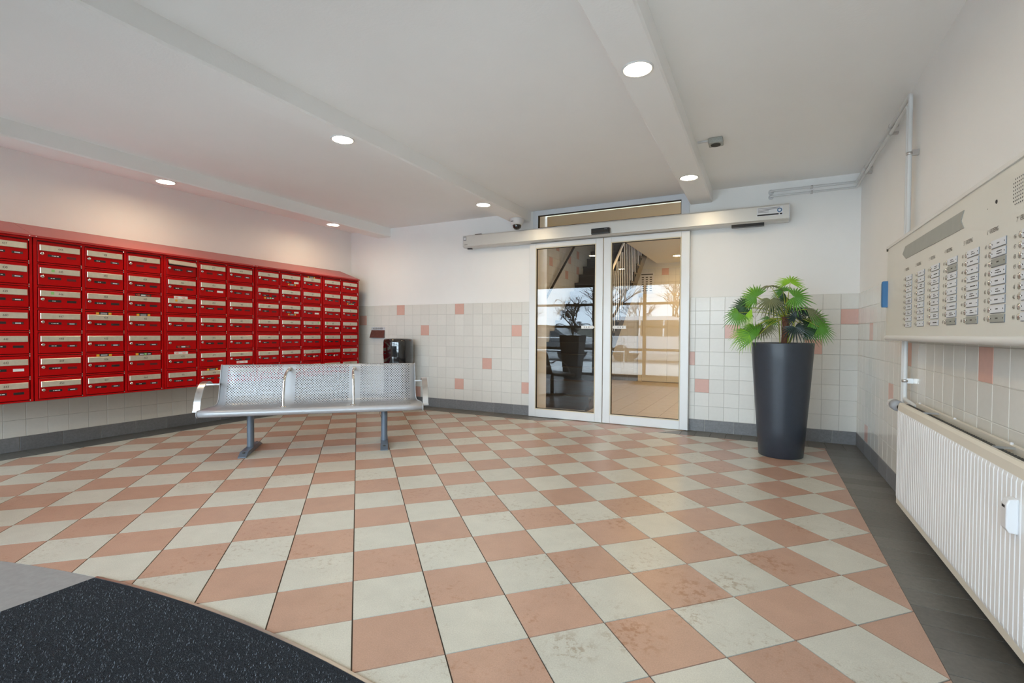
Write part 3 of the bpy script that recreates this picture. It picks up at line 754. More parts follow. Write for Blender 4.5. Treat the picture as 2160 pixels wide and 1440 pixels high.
def unit(first, cols, label):
    ya = COLS[cols[0]] - 0.040; yb = COLS[cols[-1]] + PW + 0.033
    if first == 'end': yb = -0.236
    u = thing('mailbox_unit', label, 'mailboxes', (LW + 0.004, (ya + yb) / 2, 0), group='red mailbox units'); oy = (ya + yb) / 2; D = MXF - LW - 0.004
    b = MB(); b.box((0, ya - oy, MZ0), (D - 0.012, yb - oy, MZ1)); b.build('carcass', 'red_dark', u)
    b = MB()                                                   # front frame: uprights and rails
    edges = [ya] + [(COLS[a] + PW + 0.016 + COLS[c] - 0.016) / 2 for a, c in zip(cols, cols[1:])] + [yb]
    for i, e in enumerate(edges):
        lo = e if i == 0 else e - 0.0105; hi = e if i == len(edges) - 1 else e + 0.0105
        if i == 0: hi = COLS[cols[0]] - 0.0175
        if i == len(edges) - 1: lo = COLS[cols[-1]] + PW + 0.0155
        b.box((0, lo - oy, MZ0), (D + 0.002, hi - oy, MZ1))
    for k in range(8):
        zc = PZ0 + 0.061 - k * PITCH_Z; b.box((D - 0.03, ya - oy, zc - 0.0055 if k else zc), (D + 0.001, yb - oy, zc + 0.0055 if k else MZ1))
    b.box((0, ya - oy, MZ0), (D, yb - oy, MZ0 + 0.006))
    b.build('front_frame', 'red_paint', u)
    for c in cols:
        for r in range(7):
            num = c + r; y, z = COLS[c] - oy, PZ0 - r * PITCH_Z
            d = link(M_DOOR, 'door', u, (D - 0.008, y, z))
            if num == 465:
                f = link(M_FLAP, 'slot_flap', d, (0.018, 0, 0.006)); f.rotation_euler = (R(-2), R(-28), 0); MB().box((0.0102, 0.004, -0.022), (0.0106, PW - 0.004, 0.016)).build('letter_opening', 'black_plastic', d)
            else: f = link(M_FLAP, 'slot_flap', d)
            link(M_LOCK, 'lock', d, (0, 0.016, -0.050))
            if num not in NONAME: link(M_NAME[(num * 7) % 6], 'name_plate', d, (0, 0.098, -0.062))
            elif num != 469: link(M_SLOT['empty'], 'card_slot', d, (0, 0.098, -0.062))
            k = 'white' if num in WHITE else 'empty' if num in EMPTY else 'dark' if num in DARKS else 'lined'
            if num != 469: link(M_SLOT[k], 'card_slot', d, (0, 0.215, -0.064))
            if num != 465: MB().text(str(num), 0.019, (0.0192, PW / 2, -0.0095), (0, 1, 0), (0, 0, 1), 0, 0.85).build('number', 'ink_brown', d)
            if num in UP: link(M_STK[UP[num]], 'sticker', d, (0, PW / 2 - 0.012, 0.038))
            if num in LOW: link(M_STK[LOW[num]], 'sticker', d, (0, PW / 2 + 0.01, -0.093))
            if num in ONF: link(M_SQ[ONF[num][0]], 'sticker', d, (0, ONF[num][1], 0.004))
            if num in DOTS: link(M_DOT, 'round_sticker', d, (0, 0.17, -0.070))
            for zz in (0.052, -0.126): link(HINGE, 'hinge_pin', d, (0, DW - 0.0185, zz))
    return u
unit('', [430, 437], 'red mailbox unit whose end column is numbered 437 to 443')
unit('', [444, 451, 458], 'red mailbox unit numbered 444 to 464')
unit('', [465, 472, 479], 'red mailbox unit numbered 465 to 485 behind the bench armrest')
unit('', [486, 493, 500], 'red mailbox unit numbered 486 to 506 behind the bench')
unit('end', [507, 514], 'red two-column mailbox unit at the end next to the back wall')
def hood(y0, y1, label):
    D = MXF - LW - 0.004 + 0.022; h0, h1 = MZ1, 2.035; oy = (y0 + y1) / 2
    hd = thing('mailbox_hood', label, 'mailbox hood', (LW + 0.004, oy, 0), group='sloping hoods over the mailboxes')
    a, b_ = y0 - oy + 0.0012, y1 - oy - 0.0012
    prof = [(0, h0 + 0.001), (D, h0 + 0.001), (D, h0 + 0.018), (0, h1)]
    v = [(x, a, z) for x, z in prof] + [(x, b_, z) for x, z in prof]
    MB().add(v, [(3, 2, 1, 0), (4, 5, 6, 7), (0, 1, 5, 4), (1, 2, 6, 5), (2, 3, 7, 6), (3, 0, 4, 7)]).build('sheet', 'red_hood', hd)
    for yy in (a + 0.02, b_ - 0.02): MB().lathe([(0.004, 0), (0.003, 0.002), (0.0001, 0.0025)], (D, yy, h0 + 0.009), 10, axis='x').build('rivet', 'steel', hd)
hood(-4.64, -3.966, 'sloping red hood above the mailboxes numbered 437 to 443')
hood(-3.966, -1.945, 'long sloping red hood above the mailboxes numbered 444 to 485')
hood(-1.945, -0.230, 'sloping red hood with its end exposed near the back wall')

# ------------------------------------------------------------------ perforated bench
be = thing('bench', 'light grey perforated metal three-seat bench with steel dividers', 'bench', (-4.556, -2.556, 0), R(42))
# local: x along the bench, -y towards the front
def strip(prof, hx, name, m, hx_top=None):
    """sheet following prof [(y,z)], half length hx, UV in metres"""
    n = len(prof); acc = [0.0]
    for i in range(1, n): acc.append(acc[-1] + math.hypot(prof[i][0] - prof[i - 1][0], prof[i][1] - prof[i - 1][1]))
    hxs = hx if isinstance(hx, list) else [hx] * n
    vs = []; uvs = []; NX = 12
    for i in range(n):
        for k in range(NX + 1):
            x = -hxs[i] + 2 * hxs[i] * k / NX; vs.append((x, prof[i][0], prof[i][1])); uvs.append((x, acc[i]))
    fs = [(i * (NX + 1) + k, i * (NX + 1) + k + 1, (i + 1) * (NX + 1) + k + 1, (i + 1) * (NX + 1) + k) for i in range(n - 1) for k in range(NX)]
    me = bpy.data.meshes.new(name); me.from_pydata(vs, [], fs); me.materials.append(MATS[m]); uvl = me.uv_layers.new(name='UVMap')
    for p in me.polygons:
        p.use_smooth = True
        for li in p.loop_indices: uvl.data[li].uv = uvs[me.loops[li].vertex_index]
    o = link(me, name, be); md = o.modifiers.new('thickness', 'SOLIDIFY'); md.thickness = 0.0025; return o, acc[-1]
sheet = [(-0.215, 0.350), (-0.236, 0.353), (-0.250, 0.366), (-0.254, 0.380), (-0.250, 0.394), (-0.238, 0.404), (-0.215, 0.408), (-0.15, 0.404), (-0.06, 0.400), (0.04, 0.398), (0.095, 0.400), (0.122, 0.407), (0.140, 0.420), (0.152, 0.440),
         (0.170, 0.500), (0.192, 0.58), (0.214, 0.66), (0.236, 0.74), (0.244, 0.762), (0.256, 0.770), (0.268, 0.762)]
hxs = [0.94] * 10 + [0.92, 0.905, 0.90, 0.895] + [0.892] * 7
strip(sheet, hxs, 'seat_sheet', 'perforated')
for s in (-1, 1):      # rolled end edges
    MB().tube([(s * hxs[i], y, z) for i, (y, z) in enumerate(sheet)], 0.005, 6).build('edge', 'bench_grey', be)
MB().box((-0.86, -0.10, 0.352), (0.86, -0.02, 0.392)).build('support_beam', 'bench_leg', be)
for s in (-1, 1):
    lg = MB().tube([(s * 0.588, 0, 0.03), (s * 0.588, 0, 0.352)], 0.030, 18).build('leg', 'bench_leg', be)
    b = MB(); pr = [(-0.285, 0.0), (-0.285, 0.006), (-0.20, 0.040), (0.20, 0.040), (0.285, 0.006), (0.285, 0.0)]; w = 0.034
    b.add([(s * 0.588 - w, y, z) for y, z in pr] + [(s * 0.588 + w, y, z) for y, z in pr],
          [(0, 1, 2, 3, 4, 5), (11, 10, 9, 8, 7, 6)] + [(i, i + 6, (i + 1) % 6 + 6, (i + 1) % 6) for i in range(6)])
    o = b.build('foot', 'bench_leg', be); md = o.modifiers.new('bevel', 'BEVEL'); md.width = 0.005; md.segments = 2
    for yy in (-0.225, 0.225): MB().lathe([(0.011, 0), (0.011, 0.006), (0.0001, 0.007)], (s * 0.588, yy, 0.030), 6, smooth=False).build('bolt', 'fin_dark', be)
    # flat strap armrest arching from the back to the seat front
    A = smooth_curve([(0, 0.185, 0.600), (0, 0.11, 0.628), (0, 0.02, 0.620), (0, -0.06, 0.572), (0, -0.12, 0.490), (0, -0.150, 0.398)], 6)
    b = MB(); th, wd = 0.004, 0.026; xc = s * 0.972
    for i in range(len(A) - 1):
        p, q = A[i], A[i + 1]
        def nrm(i):
            d = (A[min(i + 1, len(A) - 1)] - A[max(i - 1, 0)]).normalized(); return Vector((0, -d.z, d.y)) * th
        n0, n1 = nrm(i), nrm(i + 1)
        vs = []
        for pt, nn in ((p, n0), (q, n1)):
            for sx, k in ((-wd, 1), (wd, 1), (wd, -1), (-wd, -1)): vs.append((xc + sx, pt.y + nn.y * k, pt.z + nn.z * k))
        b.add(vs, [(0, 1, 5, 4), (1, 2, 6, 5), (2, 3, 7, 6), (3, 0, 4, 7)] + ([(3, 2, 1, 0)] if i == 0 else []) + ([(4, 5, 6, 7)] if i == len(A) - 2 else []), 0, False)
    b.build('armrest', 'steel', be)
    MB().box((s * 0.94, -0.165, 0.388), (s * 1.0, -0.10, 0.400)).build('armrest_bracket', 'steel', be)
    MB().box((s * 0.885, 0.165, 0.588), (s * 1.0, 0.195, 0.602)).build('armrest_bracket', 'steel', be)
    # bent tube divider
    P = smooth_curve([(s * 0.305, -0.060, 0.402), (s * 0.305, -0.05, 0.50), (s * 0.303, -0.03, 0.60), (s * 0.300, -0.005, 0.665), (s * 0.297, 0.07, 0.705), (s * 0.295, 0.165, 0.722), (s * 0.295, 0.222, 0.720)], 5)
    MB().tube(P, 0.0125, 14).build('divider', 'chrome', be)
    MB().lathe([(0.030, 0.0), (0.028, 0.006), (0.0128, 0.008)], (s * 0.305, -0.060, 0.400), 20).build('divider_flange', 'chrome', be)
    MB().lathe([(0.022, 0.0), (0.020, -0.006), (0.0128, -0.008)], (s * 0.295, 0.2245, 0.720), 16, axis='y').build('divider_flange', 'chrome', be)

# ------------------------------------------------------------------ planter and fan palm
pl = thing('planter', 'tall tapered anthracite round planter in the corner by the doors', 'planter', (-0.685, -0.80, 0))
MB().lathe([(0.0001, 0.004), (0.172, 0.0), (0.180, 0.006), (0.199, 0.25), (0.218, 0.50), (0.236, 0.76), (0.252, 1.005), (0.252, 1.013), (0.248, 1.016), (0.240, 1.014), (0.236, 1.0), (0.230, 0.93)], n=64).build('pot', 'planter', pl)
MB().lathe([(0.2335, 0.965), (0.12, 0.972), (0.0001, 0.975)], n=32).build('soil', 'soil', pl)

PALM = Vector((-0.66, -0.80, 0.965))
palm = thing('fan_palm', 'green artificial fan palm standing in the anthracite planter', 'palm', PALM)
tb = MB(); rq = random.Random(5)
MB().tube([(-0.012, 0, -0.02), (-0.006, 0, 0.10), (0.004, 0.0, 0.20), (0.0, 0, 0.285)], [0.027, 0.026, 0.030, 0.036], 12).build('trunk', 'bark', palm)
b = MB()
for k in range(26):
    a = rq.uniform(0, 6.28); z = rq.uniform(0.0, 0.25); r = 0.027
    b.add([(r * math.cos(a - 0.25), r * math.sin(a - 0.25), z), (r * math.cos(a + 0.25), r * math.sin(a + 0.25), z), ((r + 0.016) * math.cos(a), (r + 0.016) * math.sin(a), z + 0.06)], [(0, 1, 2)])
b.build('bark_fibres', 'bark', palm)
def px_at(px, py, y):
    d = fw + r2 * ((px - 1089.5) / 1024.33) + u2 * ((720 - py) / 1024.33); t = (y - CAM.y) / d.y; return CAM + d * t
def fan(hx, hy, ang, dy, rad, spread, droop, m, face=(0, -1, 0.25), base=(0, 0, 0.27), nseg=19, cup=0.0):
    """fan leaf: hub at crop pixel (hx,hy) of the measured leaf chart, dy in front of/behind the trunk"""
    hub = px_at(1520 + hx / 8.47, 570 + hy / 8.47, -0.80 + dy) - PALM
    vdir = (r2 * math.cos(R(ang)) + u2 * math.sin(R(ang))).normalized(); nrm = Vector(face).normalized()
    vdir = (vdir - nrm * vdir.dot(nrm)).normalized(); side = nrm.cross(vdir)
    b = MB(); mid = (Vector(base) + hub) / 2 + Vector((0, 0, 0.03)); cv = smooth_curve([Vector(base), mid, hub], 5)
    b.tube(cv, [0.0042 - 0.0018 * i / (len(cv) - 1) for i in range(len(cv))], 6, 1)
    rk = random.Random(int(hx * 31 + hy)); N = nseg
    for k in range(N):
        a = (k / (N - 1) - 0.5) * R(spread); L = rad * (0.84 + 0.18 * math.cos(a * 0.9)) * rk.uniform(0.86, 1.1); wmax = rad * 0.44 * R(spread) / (N - 1) * 0.52
        d = vdir * math.cos(a) + side * math.sin(a); t = side * math.cos(a) - vdir * math.sin(a); prev = None; vs = []; dr = droop * rk.uniform(0.85, 1.2)
        S = (0.03, 0.2, 0.38, 0.6, 0.82, 1.0)
        for sfr in S:
            w = wmax * {0.03: 0.08, 0.2: 0.55, 0.38: 0.92, 0.6: 0.80, 0.82: 0.42, 1.0: 0.03}[sfr]
            p = hub + d * (L * sfr) + Vector((0, 0, -1)) * (dr * L * sfr ** 2.2) + nrm * (cup * L * (abs(a) ** 1.3) * sfr)
            fold = nrm * (w * 0.55)
            vs += [p - t * w, p + fold, p + t * w]
        fs = []
        for i in range(len(S) - 1):
            o = i * 3; fs += [(o, o + 1, o + 4, o + 3), (o + 1, o + 2, o + 5, o + 4)]
        b.add(vs, fs, 0)
    b.build('leaf', [m, 'petiole'], palm)
T0 = (0, 0, 0.27)
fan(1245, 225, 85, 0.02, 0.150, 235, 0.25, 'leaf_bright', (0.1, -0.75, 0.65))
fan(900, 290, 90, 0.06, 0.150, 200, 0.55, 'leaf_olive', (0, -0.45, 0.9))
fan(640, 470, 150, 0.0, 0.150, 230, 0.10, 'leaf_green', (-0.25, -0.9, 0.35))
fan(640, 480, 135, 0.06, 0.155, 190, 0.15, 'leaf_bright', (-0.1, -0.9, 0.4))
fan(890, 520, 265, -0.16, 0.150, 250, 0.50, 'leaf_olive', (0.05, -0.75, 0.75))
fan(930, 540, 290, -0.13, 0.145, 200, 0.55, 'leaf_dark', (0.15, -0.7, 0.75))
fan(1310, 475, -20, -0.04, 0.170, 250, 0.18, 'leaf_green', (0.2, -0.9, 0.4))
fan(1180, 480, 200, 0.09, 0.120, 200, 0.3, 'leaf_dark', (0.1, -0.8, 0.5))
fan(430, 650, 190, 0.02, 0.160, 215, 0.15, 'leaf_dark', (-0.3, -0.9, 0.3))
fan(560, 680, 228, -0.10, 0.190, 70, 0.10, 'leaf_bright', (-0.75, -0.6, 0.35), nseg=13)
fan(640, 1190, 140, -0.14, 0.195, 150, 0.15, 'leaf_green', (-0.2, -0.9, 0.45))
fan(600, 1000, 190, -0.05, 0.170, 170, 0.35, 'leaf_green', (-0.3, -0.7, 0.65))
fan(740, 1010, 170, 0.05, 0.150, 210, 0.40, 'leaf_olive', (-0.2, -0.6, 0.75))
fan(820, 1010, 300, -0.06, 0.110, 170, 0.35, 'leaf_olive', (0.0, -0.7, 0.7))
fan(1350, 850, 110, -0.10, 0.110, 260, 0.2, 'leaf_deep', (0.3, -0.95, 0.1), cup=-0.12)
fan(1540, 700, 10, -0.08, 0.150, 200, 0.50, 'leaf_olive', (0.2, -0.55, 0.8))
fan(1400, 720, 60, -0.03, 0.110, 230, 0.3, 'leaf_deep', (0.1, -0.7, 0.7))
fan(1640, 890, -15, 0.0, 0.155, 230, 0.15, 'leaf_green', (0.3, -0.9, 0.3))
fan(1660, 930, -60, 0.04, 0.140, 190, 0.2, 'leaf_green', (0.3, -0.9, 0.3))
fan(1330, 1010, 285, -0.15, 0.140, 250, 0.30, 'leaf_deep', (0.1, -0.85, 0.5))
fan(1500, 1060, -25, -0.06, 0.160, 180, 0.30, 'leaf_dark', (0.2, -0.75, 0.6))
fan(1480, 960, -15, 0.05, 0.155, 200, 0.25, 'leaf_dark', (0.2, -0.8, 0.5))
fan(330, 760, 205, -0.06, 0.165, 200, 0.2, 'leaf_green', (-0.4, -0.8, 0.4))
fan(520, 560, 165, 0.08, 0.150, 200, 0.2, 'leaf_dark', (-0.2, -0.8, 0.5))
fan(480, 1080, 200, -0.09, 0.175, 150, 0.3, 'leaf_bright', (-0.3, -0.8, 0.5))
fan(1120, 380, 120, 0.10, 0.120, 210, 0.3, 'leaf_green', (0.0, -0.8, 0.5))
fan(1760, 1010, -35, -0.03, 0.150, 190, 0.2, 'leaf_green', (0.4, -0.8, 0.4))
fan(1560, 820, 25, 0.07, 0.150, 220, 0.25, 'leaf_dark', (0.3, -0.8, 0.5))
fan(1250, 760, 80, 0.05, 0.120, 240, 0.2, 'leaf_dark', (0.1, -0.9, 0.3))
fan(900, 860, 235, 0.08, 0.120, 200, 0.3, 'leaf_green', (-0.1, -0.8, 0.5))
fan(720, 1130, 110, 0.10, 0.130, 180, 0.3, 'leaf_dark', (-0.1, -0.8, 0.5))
b = MB()
for k in range(9):
    a = rq.uniform(0, 6.28); r0 = rq.uniform(0.01, 0.05); r1 = rq.uniform(0.05, 0.13)
    b.tube(smooth_curve([(r0 * math.cos(a), r0 * math.sin(a), 0), ((r0 + r1) / 2 * math.cos(a), (r0 + r1) / 2 * math.sin(a), 0.13), (r1 * math.cos(a), r1 * math.sin(a), 0.25)], 4), 0.003, 6)
b.build('stems', 'petiole', palm)

# ------------------------------------------------------------------ black bin and paper slot by the back wall
bn = thing('waste_bin', 'glossy black bullet-shaped waste bin standing behind the bench', 'bin', (-5.595, -0.235, 0))
MB().lathe([(0.0001, 0.0), (0.205, 0.0), (0.212, 0.012), (0.212, 0.70), (0.2125, 0.71)], n=48).build('body', 'black_gloss', bn)
MB().lathe([(0.2165, 0.706), (0.217, 0.72), (0.217, 0.945), (0.212, 0.970), (0.200, 0.987), (0.178, 0.997), (0.10, 1.003), (0.0001, 1.005)], n=48).build('lid', 'black_gloss', bn)
b = MB()
for k in range(9):
    a0, a1 = R(-90 - 34 + k * 68 / 9), R(-90 - 34 + (k + 1) * 68 / 9); r = 0.2185
    b.add([(r * math.cos(a0), r * math.sin(a0), 0.74), (r * math.cos(a1), r * math.sin(a1), 0.74), (r * math.cos(a1), r * math.sin(a1), 0.89), (r * math.cos(a0), r * math.sin(a0), 0.89)], [(0, 1, 2, 3)], 0, True)
b.build('push_flap', 'black_gloss', bn)
sl = thing('paper_slot', 'small wall slot with a brown flap lettered for paper, above the bin', 'wall slot', (-6.195, -0.0065, 1.0))
MB().box((-0.135, -0.006, -0.012), (0.135, 0, 0.165)).build('back_plate', 'alu_frame', sl)
b = MB(); b.add([(-0.135, -0.006, 0.118), (0.135, -0.006, 0.118), (0.14, -0.045, 0.0), (-0.14, -0.045, 0.0), (-0.135, -0.002, 0.118), (0.135, -0.002, 0.118), (0.135, -0.006, 0.0), (-0.135, -0.006, 0.0)],
                [(3, 2, 1, 0), (2, 3, 7, 6), (0, 4, 7, 3), (1, 2, 6, 5)])
b.build('flap', 'slot_brown', sl)
MB().text('ALLEEN PAPIER', 0.028, (0, -0.0062, 0.128), (1, 0, 0), (0, 0, 1), 0, 0.82, 0.06).build('lettering', 'ink', sl)

# ------------------------------------------------------------------ doorbell panel on the right wall
PX = -0.12
pn = thing('doorbell_panel', 'wide cream doorbell panel with rows of name plates above the radiator', 'doorbell panel', (0, -1.85, 0))
OY = -1.85; EY, EZ = (0, -1, 0), (0, 0, 1)
PY0, PY1, PZ_0, PZ_1 = -1.85, -4.10, 1.07, 1.648
o = MB().box((PX, PY0 - OY, PZ_0), (-0.075, PY1 - OY, PZ_1)).build('face_plate', 'panel_cream', pn)
MB().box((PX - 0.006, PY0 + 0.004 - OY, PZ_1), (-0.06, PY1 - OY, PZ_1 + 0.016)).build('top_cap', 'panel_edge', pn)
MB().tube([(PX + 0.004, PY0 + 0.004 - OY, PZ_0 + 0.002), (PX + 0.004, PY1 - OY - 0.004, PZ_0 + 0.002)], 0.016, 14).build('bottom_roll', 'panel_edge', pn)
MB().box((-0.06, -0.32, 1.10), (-0.008, -0.26, 1.60)).box((-0.06, -2.2, 1.10), (-0.008, -2.1, 1.60)).box((-0.075, -0.02, 1.08), (-0.06, -2.24, 1.64)).build('mounting_frame', 'panel_edge', pn)
MB().lathe([(0.010, 0), (0.010, -0.006), (0.0001, -0.007)], (PX, -0.006, PZ_1 - 0.004), 12, axis='x').build('corner_screw', 'fin_dark', pn)
def pv(y, z, d=0.0): return (PX - d, y - OY, z)
# arrow strip
b = MB(); b.slab([(0, 0), (0.075, -0.036), (0.966, -0.036), (0.934, 0.0)], pv(-2.245, 1.560), EY, EZ, (-1, 0, 0), 0.003); b.slab([(0, 0), (0.934, 0.0), (0.966, 0.036), (0.062, 0.036)], pv(-2.245, 1.560), EY, EZ, (-1, 0, 0), 0.003)
b.build('arrow_strip', 'strip_grey', pn)
# shared parts
M_BTN = shared('bell_button', ['chrome', 'ink'], lambda b: b.lathe([(0.0110, 0), (0.0110, -0.0012), (0.0095, -0.0022), (0.0075, -0.0014), (0.0065, -0.0030), (0.003, -0.0040), (0.0001, -0.0042)], n=16, axis='x'))
def _np(seed):
    def f(b):
        q = random.Random(seed); b.box((0, 0, 0), (-0.0022, -0.116, -0.0285), 1); b.box((-0.0022, 0.0, 0.0), (-0.003, -0.1135, -0.0262), 0)
        for yy in (-0.008, -0.106): b.lathe([(0.0022, 0), (0.002, -0.0008), (0.0001, -0.001)], (-0.003, yy, -0.0135), 8, 2, axis='x')
        rows = [(-0.0155, 0.0045)] if seed % 3 else [(-0.0115, 0.0035), (-0.0195, 0.0035)]
        for z, h in rows:
            x = -0.034 - q.uniform(0, 0.012); n = q.choice((3, 4, 4, 5))
            for _ in range(n):
                w = q.uniform(0.003, 0.012); b.box((-0.003, x, z), (-0.0032, x - w, z + h), 2); x -= w + 0.0025
                if x < -0.082: break
    return f
M_NP = [shared('name_plate', ['plate_white', 'plate_edge', 'ink'], _np(s)) for s in range(7)]
M_NPG = shared('name_plate', ['strip_grey', 'plate_edge', 'ink'], _np(2))
GREYP = {437, 446, 449, 455, 430}
for fl in range(1, 8):
    yc = -2.318 - (fl - 1) * 0.2302; n0 = 402 + 9 * (fl - 1)
    b = MB(); h = 0.0165
    b.text(str(fl), h, pv(yc + 0.028, 1.453), EY, EZ, 0, 0.62, 0.1, 'l'); b.text('e', h * 0.62, pv(yc + 0.0195, 1.4625), EY, EZ, 0, 0.62, 0.1, 'l')
    b.text('VERDIEPING', h, pv(yc + 0.007, 1.453), EY, EZ, 0, 0.62, 0.10, 'l'); b.build('floor_heading', 'ink_brown', pn)
    for k in range(9):
        z = 1.409 - k * 0.0325; num = n0 + k
        link(M_BTN, 'bell_button', pn, pv(yc, z))
        link(M_NPG if num in GREYP else M_NP[(num * 5) % 7], 'name_plate', pn, pv(yc - 0.019, z + 0.0135))
        MB().text(str(num), 0.0135, pv(yc + 0.036, z - 0.0065), EY, EZ, 0, 0.6, 0.12).build('number', 'ink_brown', pn)
b = MB()                      # loudspeaker holes and spy hole
for i in range(8):
    for j in range(8):
        yy, zz = -3.645 - i * 0.0125, 1.553 + (j - 3.5) * 0.0115
        if math.hypot(yy + 3.69, zz - 1.553) < 0.055: b.lathe([(0.0028, -0.0006), (0.0001, -0.0006)], pv(yy, zz), 8, 0, axis='x')
b.build('speaker_holes', 'ink', pn)
MB().lathe([(0.0075, 0), (0.006, -0.002), (0.0001, -0.002)], pv(-3.515, 1.556), 14, axis='x').build('spy_hole', 'ink', pn)
MB().lathe([(0.002, 0), (0.0001, -0.001)], pv(-3.44, 1.547), 8, axis='x').build('screw', 'fin_dark', pn)
hn = MB(); z0, z1 = 1.270, 1.440
hn.slab([(0.0, 0.016), (0.016, 0), (0.040, 0.0), (0.040, z1 - z0), (0.016, z1 - z0), (0.0, z1 - z0 - 0.016)], (PX, PY0 + 0.012 - OY, z0), EY, EZ, (-1, 0, 0), 0.030, 0.004)
hn.build('latch', 'blue', pn)['label'] = 'blue plastic latch on the panel edge'
MB().box((PX - 0.004, PY0 + 0.014 - OY, z0 + 0.01), (PX + 0.03, PY0 + 0.004 - OY, z1 - 0.01)).build('latch_bracket', 'fin_dark', pn)

# ------------------------------------------------------------------ radiator
RY0, RY1, RZ0, RZ1 = -2.235, -4.15, 0.105, 0.695; RX = -0.13
rd = thing('radiator', 'white ribbed panel radiator below the doorbell panel', 'radiator', (0, RY0, 0))
b = MB(); n = int((RY0 - RY1) / 0.0335); prof = []
for k in range(n):
    y = -k * 0.0335
    prof += [(y, 0), (y - 0.0025, 0.0), (y - 0.0055, -0.003), (y - 0.0305, -0.003)]
prof.append((-n * 0.0335, 0)); zs = [RZ0 + 0.03, RZ0 + 0.045, RZ1 - 0.06, RZ1 - 0.045]; kx = [0, 1, 1, 0]
v = [(RX + 0.002 + x * kx[i], y, zs[i]) for i in range(4) for y, x in prof]; m = len(prof)
b.add(v, [(i * m + k, i * m + k + 1, (i + 1) * m + k + 1, (i + 1) * m + k) for i in range(3) for k in range(m - 1)])
LR = prof[-1][0]
b.build('ribbed_front', 'radiator', rd)
b = MB()
pr = [(RX + 0.002, RZ1 - 0.045), (RX + 0.004, RZ1 - 0.012), (RX + 0.012, RZ1), (RX + 0.024, RZ1), (RX + 0.024, RZ1 - 0.045)]
b.add([(x, 0, z) for x, z in pr] + [(x, LR, z) for x, z in pr], [(i, i + 1, i + 6, i + 5) for i in range(4)] + [(4, 3, 2, 1, 0), (5, 6, 7, 8, 9)])
b.build('top_edge', 'radiator_cream', rd)
MB().box((RX + 0.002, 0, RZ0), (RX + 0.024, LR, RZ0 + 0.03)).build('bottom_edge', 'radiator_cream', rd)
MB().box((RX + 0.006, 0.0, RZ0 + 0.01), (RX + 0.024, LR, RZ1 - 0.04)).build('front_channel', 'radiator', rd)
MB().box((-0.048, -0.02, RZ0), (-0.030, LR, RZ1 + 0.005)).build('rear_panel', 'radiator_cream', rd)
b = MB(); k = 0
while k * 0.024 < -LR - 0.05:
    y = -0.03 - k * 0.024; b.box((-0.104, y, RZ0 + 0.04), (-0.080, y - 0.012, RZ1 - 0.004)); k += 1
b.build('convector_fins', 'fin_dark', rd)
for yy in (-0.42, -1.25):
    MB().box((-0.108, yy, RZ1 - 0.004), (-0.04, yy - 0.006, RZ1 + 0.004)).build('tie_bar', 'steel', rd)
for yy in (-0.055, -0.62, -1.2): MB().lathe([(0.006, 0), (0.006, 0.006), (0.0001, 0.008)], (-0.039, yy, RZ1 + 0.005), 10).build('cap_screw', 'white_plastic', rd)
ha = thing('heat_meter', 'small white heat meter clipped to the radiator front', 'heat meter', (RX - 0.0005, -3.725, 0.475))
b = MB(); pr = [(0.0, 0.0), (-0.022, 0.002), (-0.030, 0.016), (-0.030, 0.090), (-0.024, 0.106), (0.0, 0.110)]
b.add([(x, 0.0, z) for x, z in pr] + [(x, -0.040, z) for x, z in pr], [(0, 1, 2, 3, 4, 5), (11, 10, 9, 8, 7, 6)] + [(i, i + 6, (i + 1) % 6 + 6, (i + 1) % 6) for i in range(6)])
o = b.build('case', 'white_plastic', ha); md = o.modifiers.new('bevel', 'BEVEL'); md.width = 0.004; md.segments = 2
MB().box((-0.0306, -0.010, 0.078), (-0.0302, -0.030, 0.086)).build('display', 'ink', ha)
va = thing('radiator_valve', 'grey and white thermostatic valve at the end of the radiator', 'valve', (-0.118, -2.235, 0.668))
MB().lathe([(0.0001, 0.205), (0.018, 0.205), (0.026, 0.198), (0.029, 0.185), (0.031, 0.12)], n=20, axis='y').build('knob', 'white_plastic', va)
MB().lathe([(0.031, 0.12), (0.032, 0.118), (0.032, 0.045), (0.026, 0.04), (0.014, 0.035), (0.014, 0.0)], n=20, axis='y').build('collar', 'valve_grey', va)
# ------------------------------------------------------------------ heating pipes
def pipe(name, pts, r, label, brackets):
    o = thing(name, label, 'pipe', (0, 0, 0), group=None)
    MB().tube(pts, r, 12).build('tube', 'pipe_paint', o)
    for a, c, d in brackets:
        b = MB(); b.box(a, c); b.build('wall_bracket', 'steel', o)
        b = MB(); q = Vector(d[0]); ax = d[1]; b.lathe([(r + 0.001, -0.008), (r + 0.004, -0.008), (r + 0.004, 0.008), (r + 0.001, 0.008)], q, 16, axis=ax).build('clip', 'steel', o)
    return o
def bend(pts, rad=0.06, n=5):
    P = [Vector(p) for p in pts]; out = [P[0]]
    for i in range(1, len(P) - 1):
        a = (P[i - 1] - P[i]).normalized(); c = (P[i + 1] - P[i]).normalized(); s, e = P[i] + a * rad, P[i] + c * rad
        for k in range(n + 1):
            t = k / n; out.append(s * (1 - t) ** 2 + P[i] * 2 * t * (1 - t) + e * t * t)
    return out + [P[-1]]
pr = 0.011
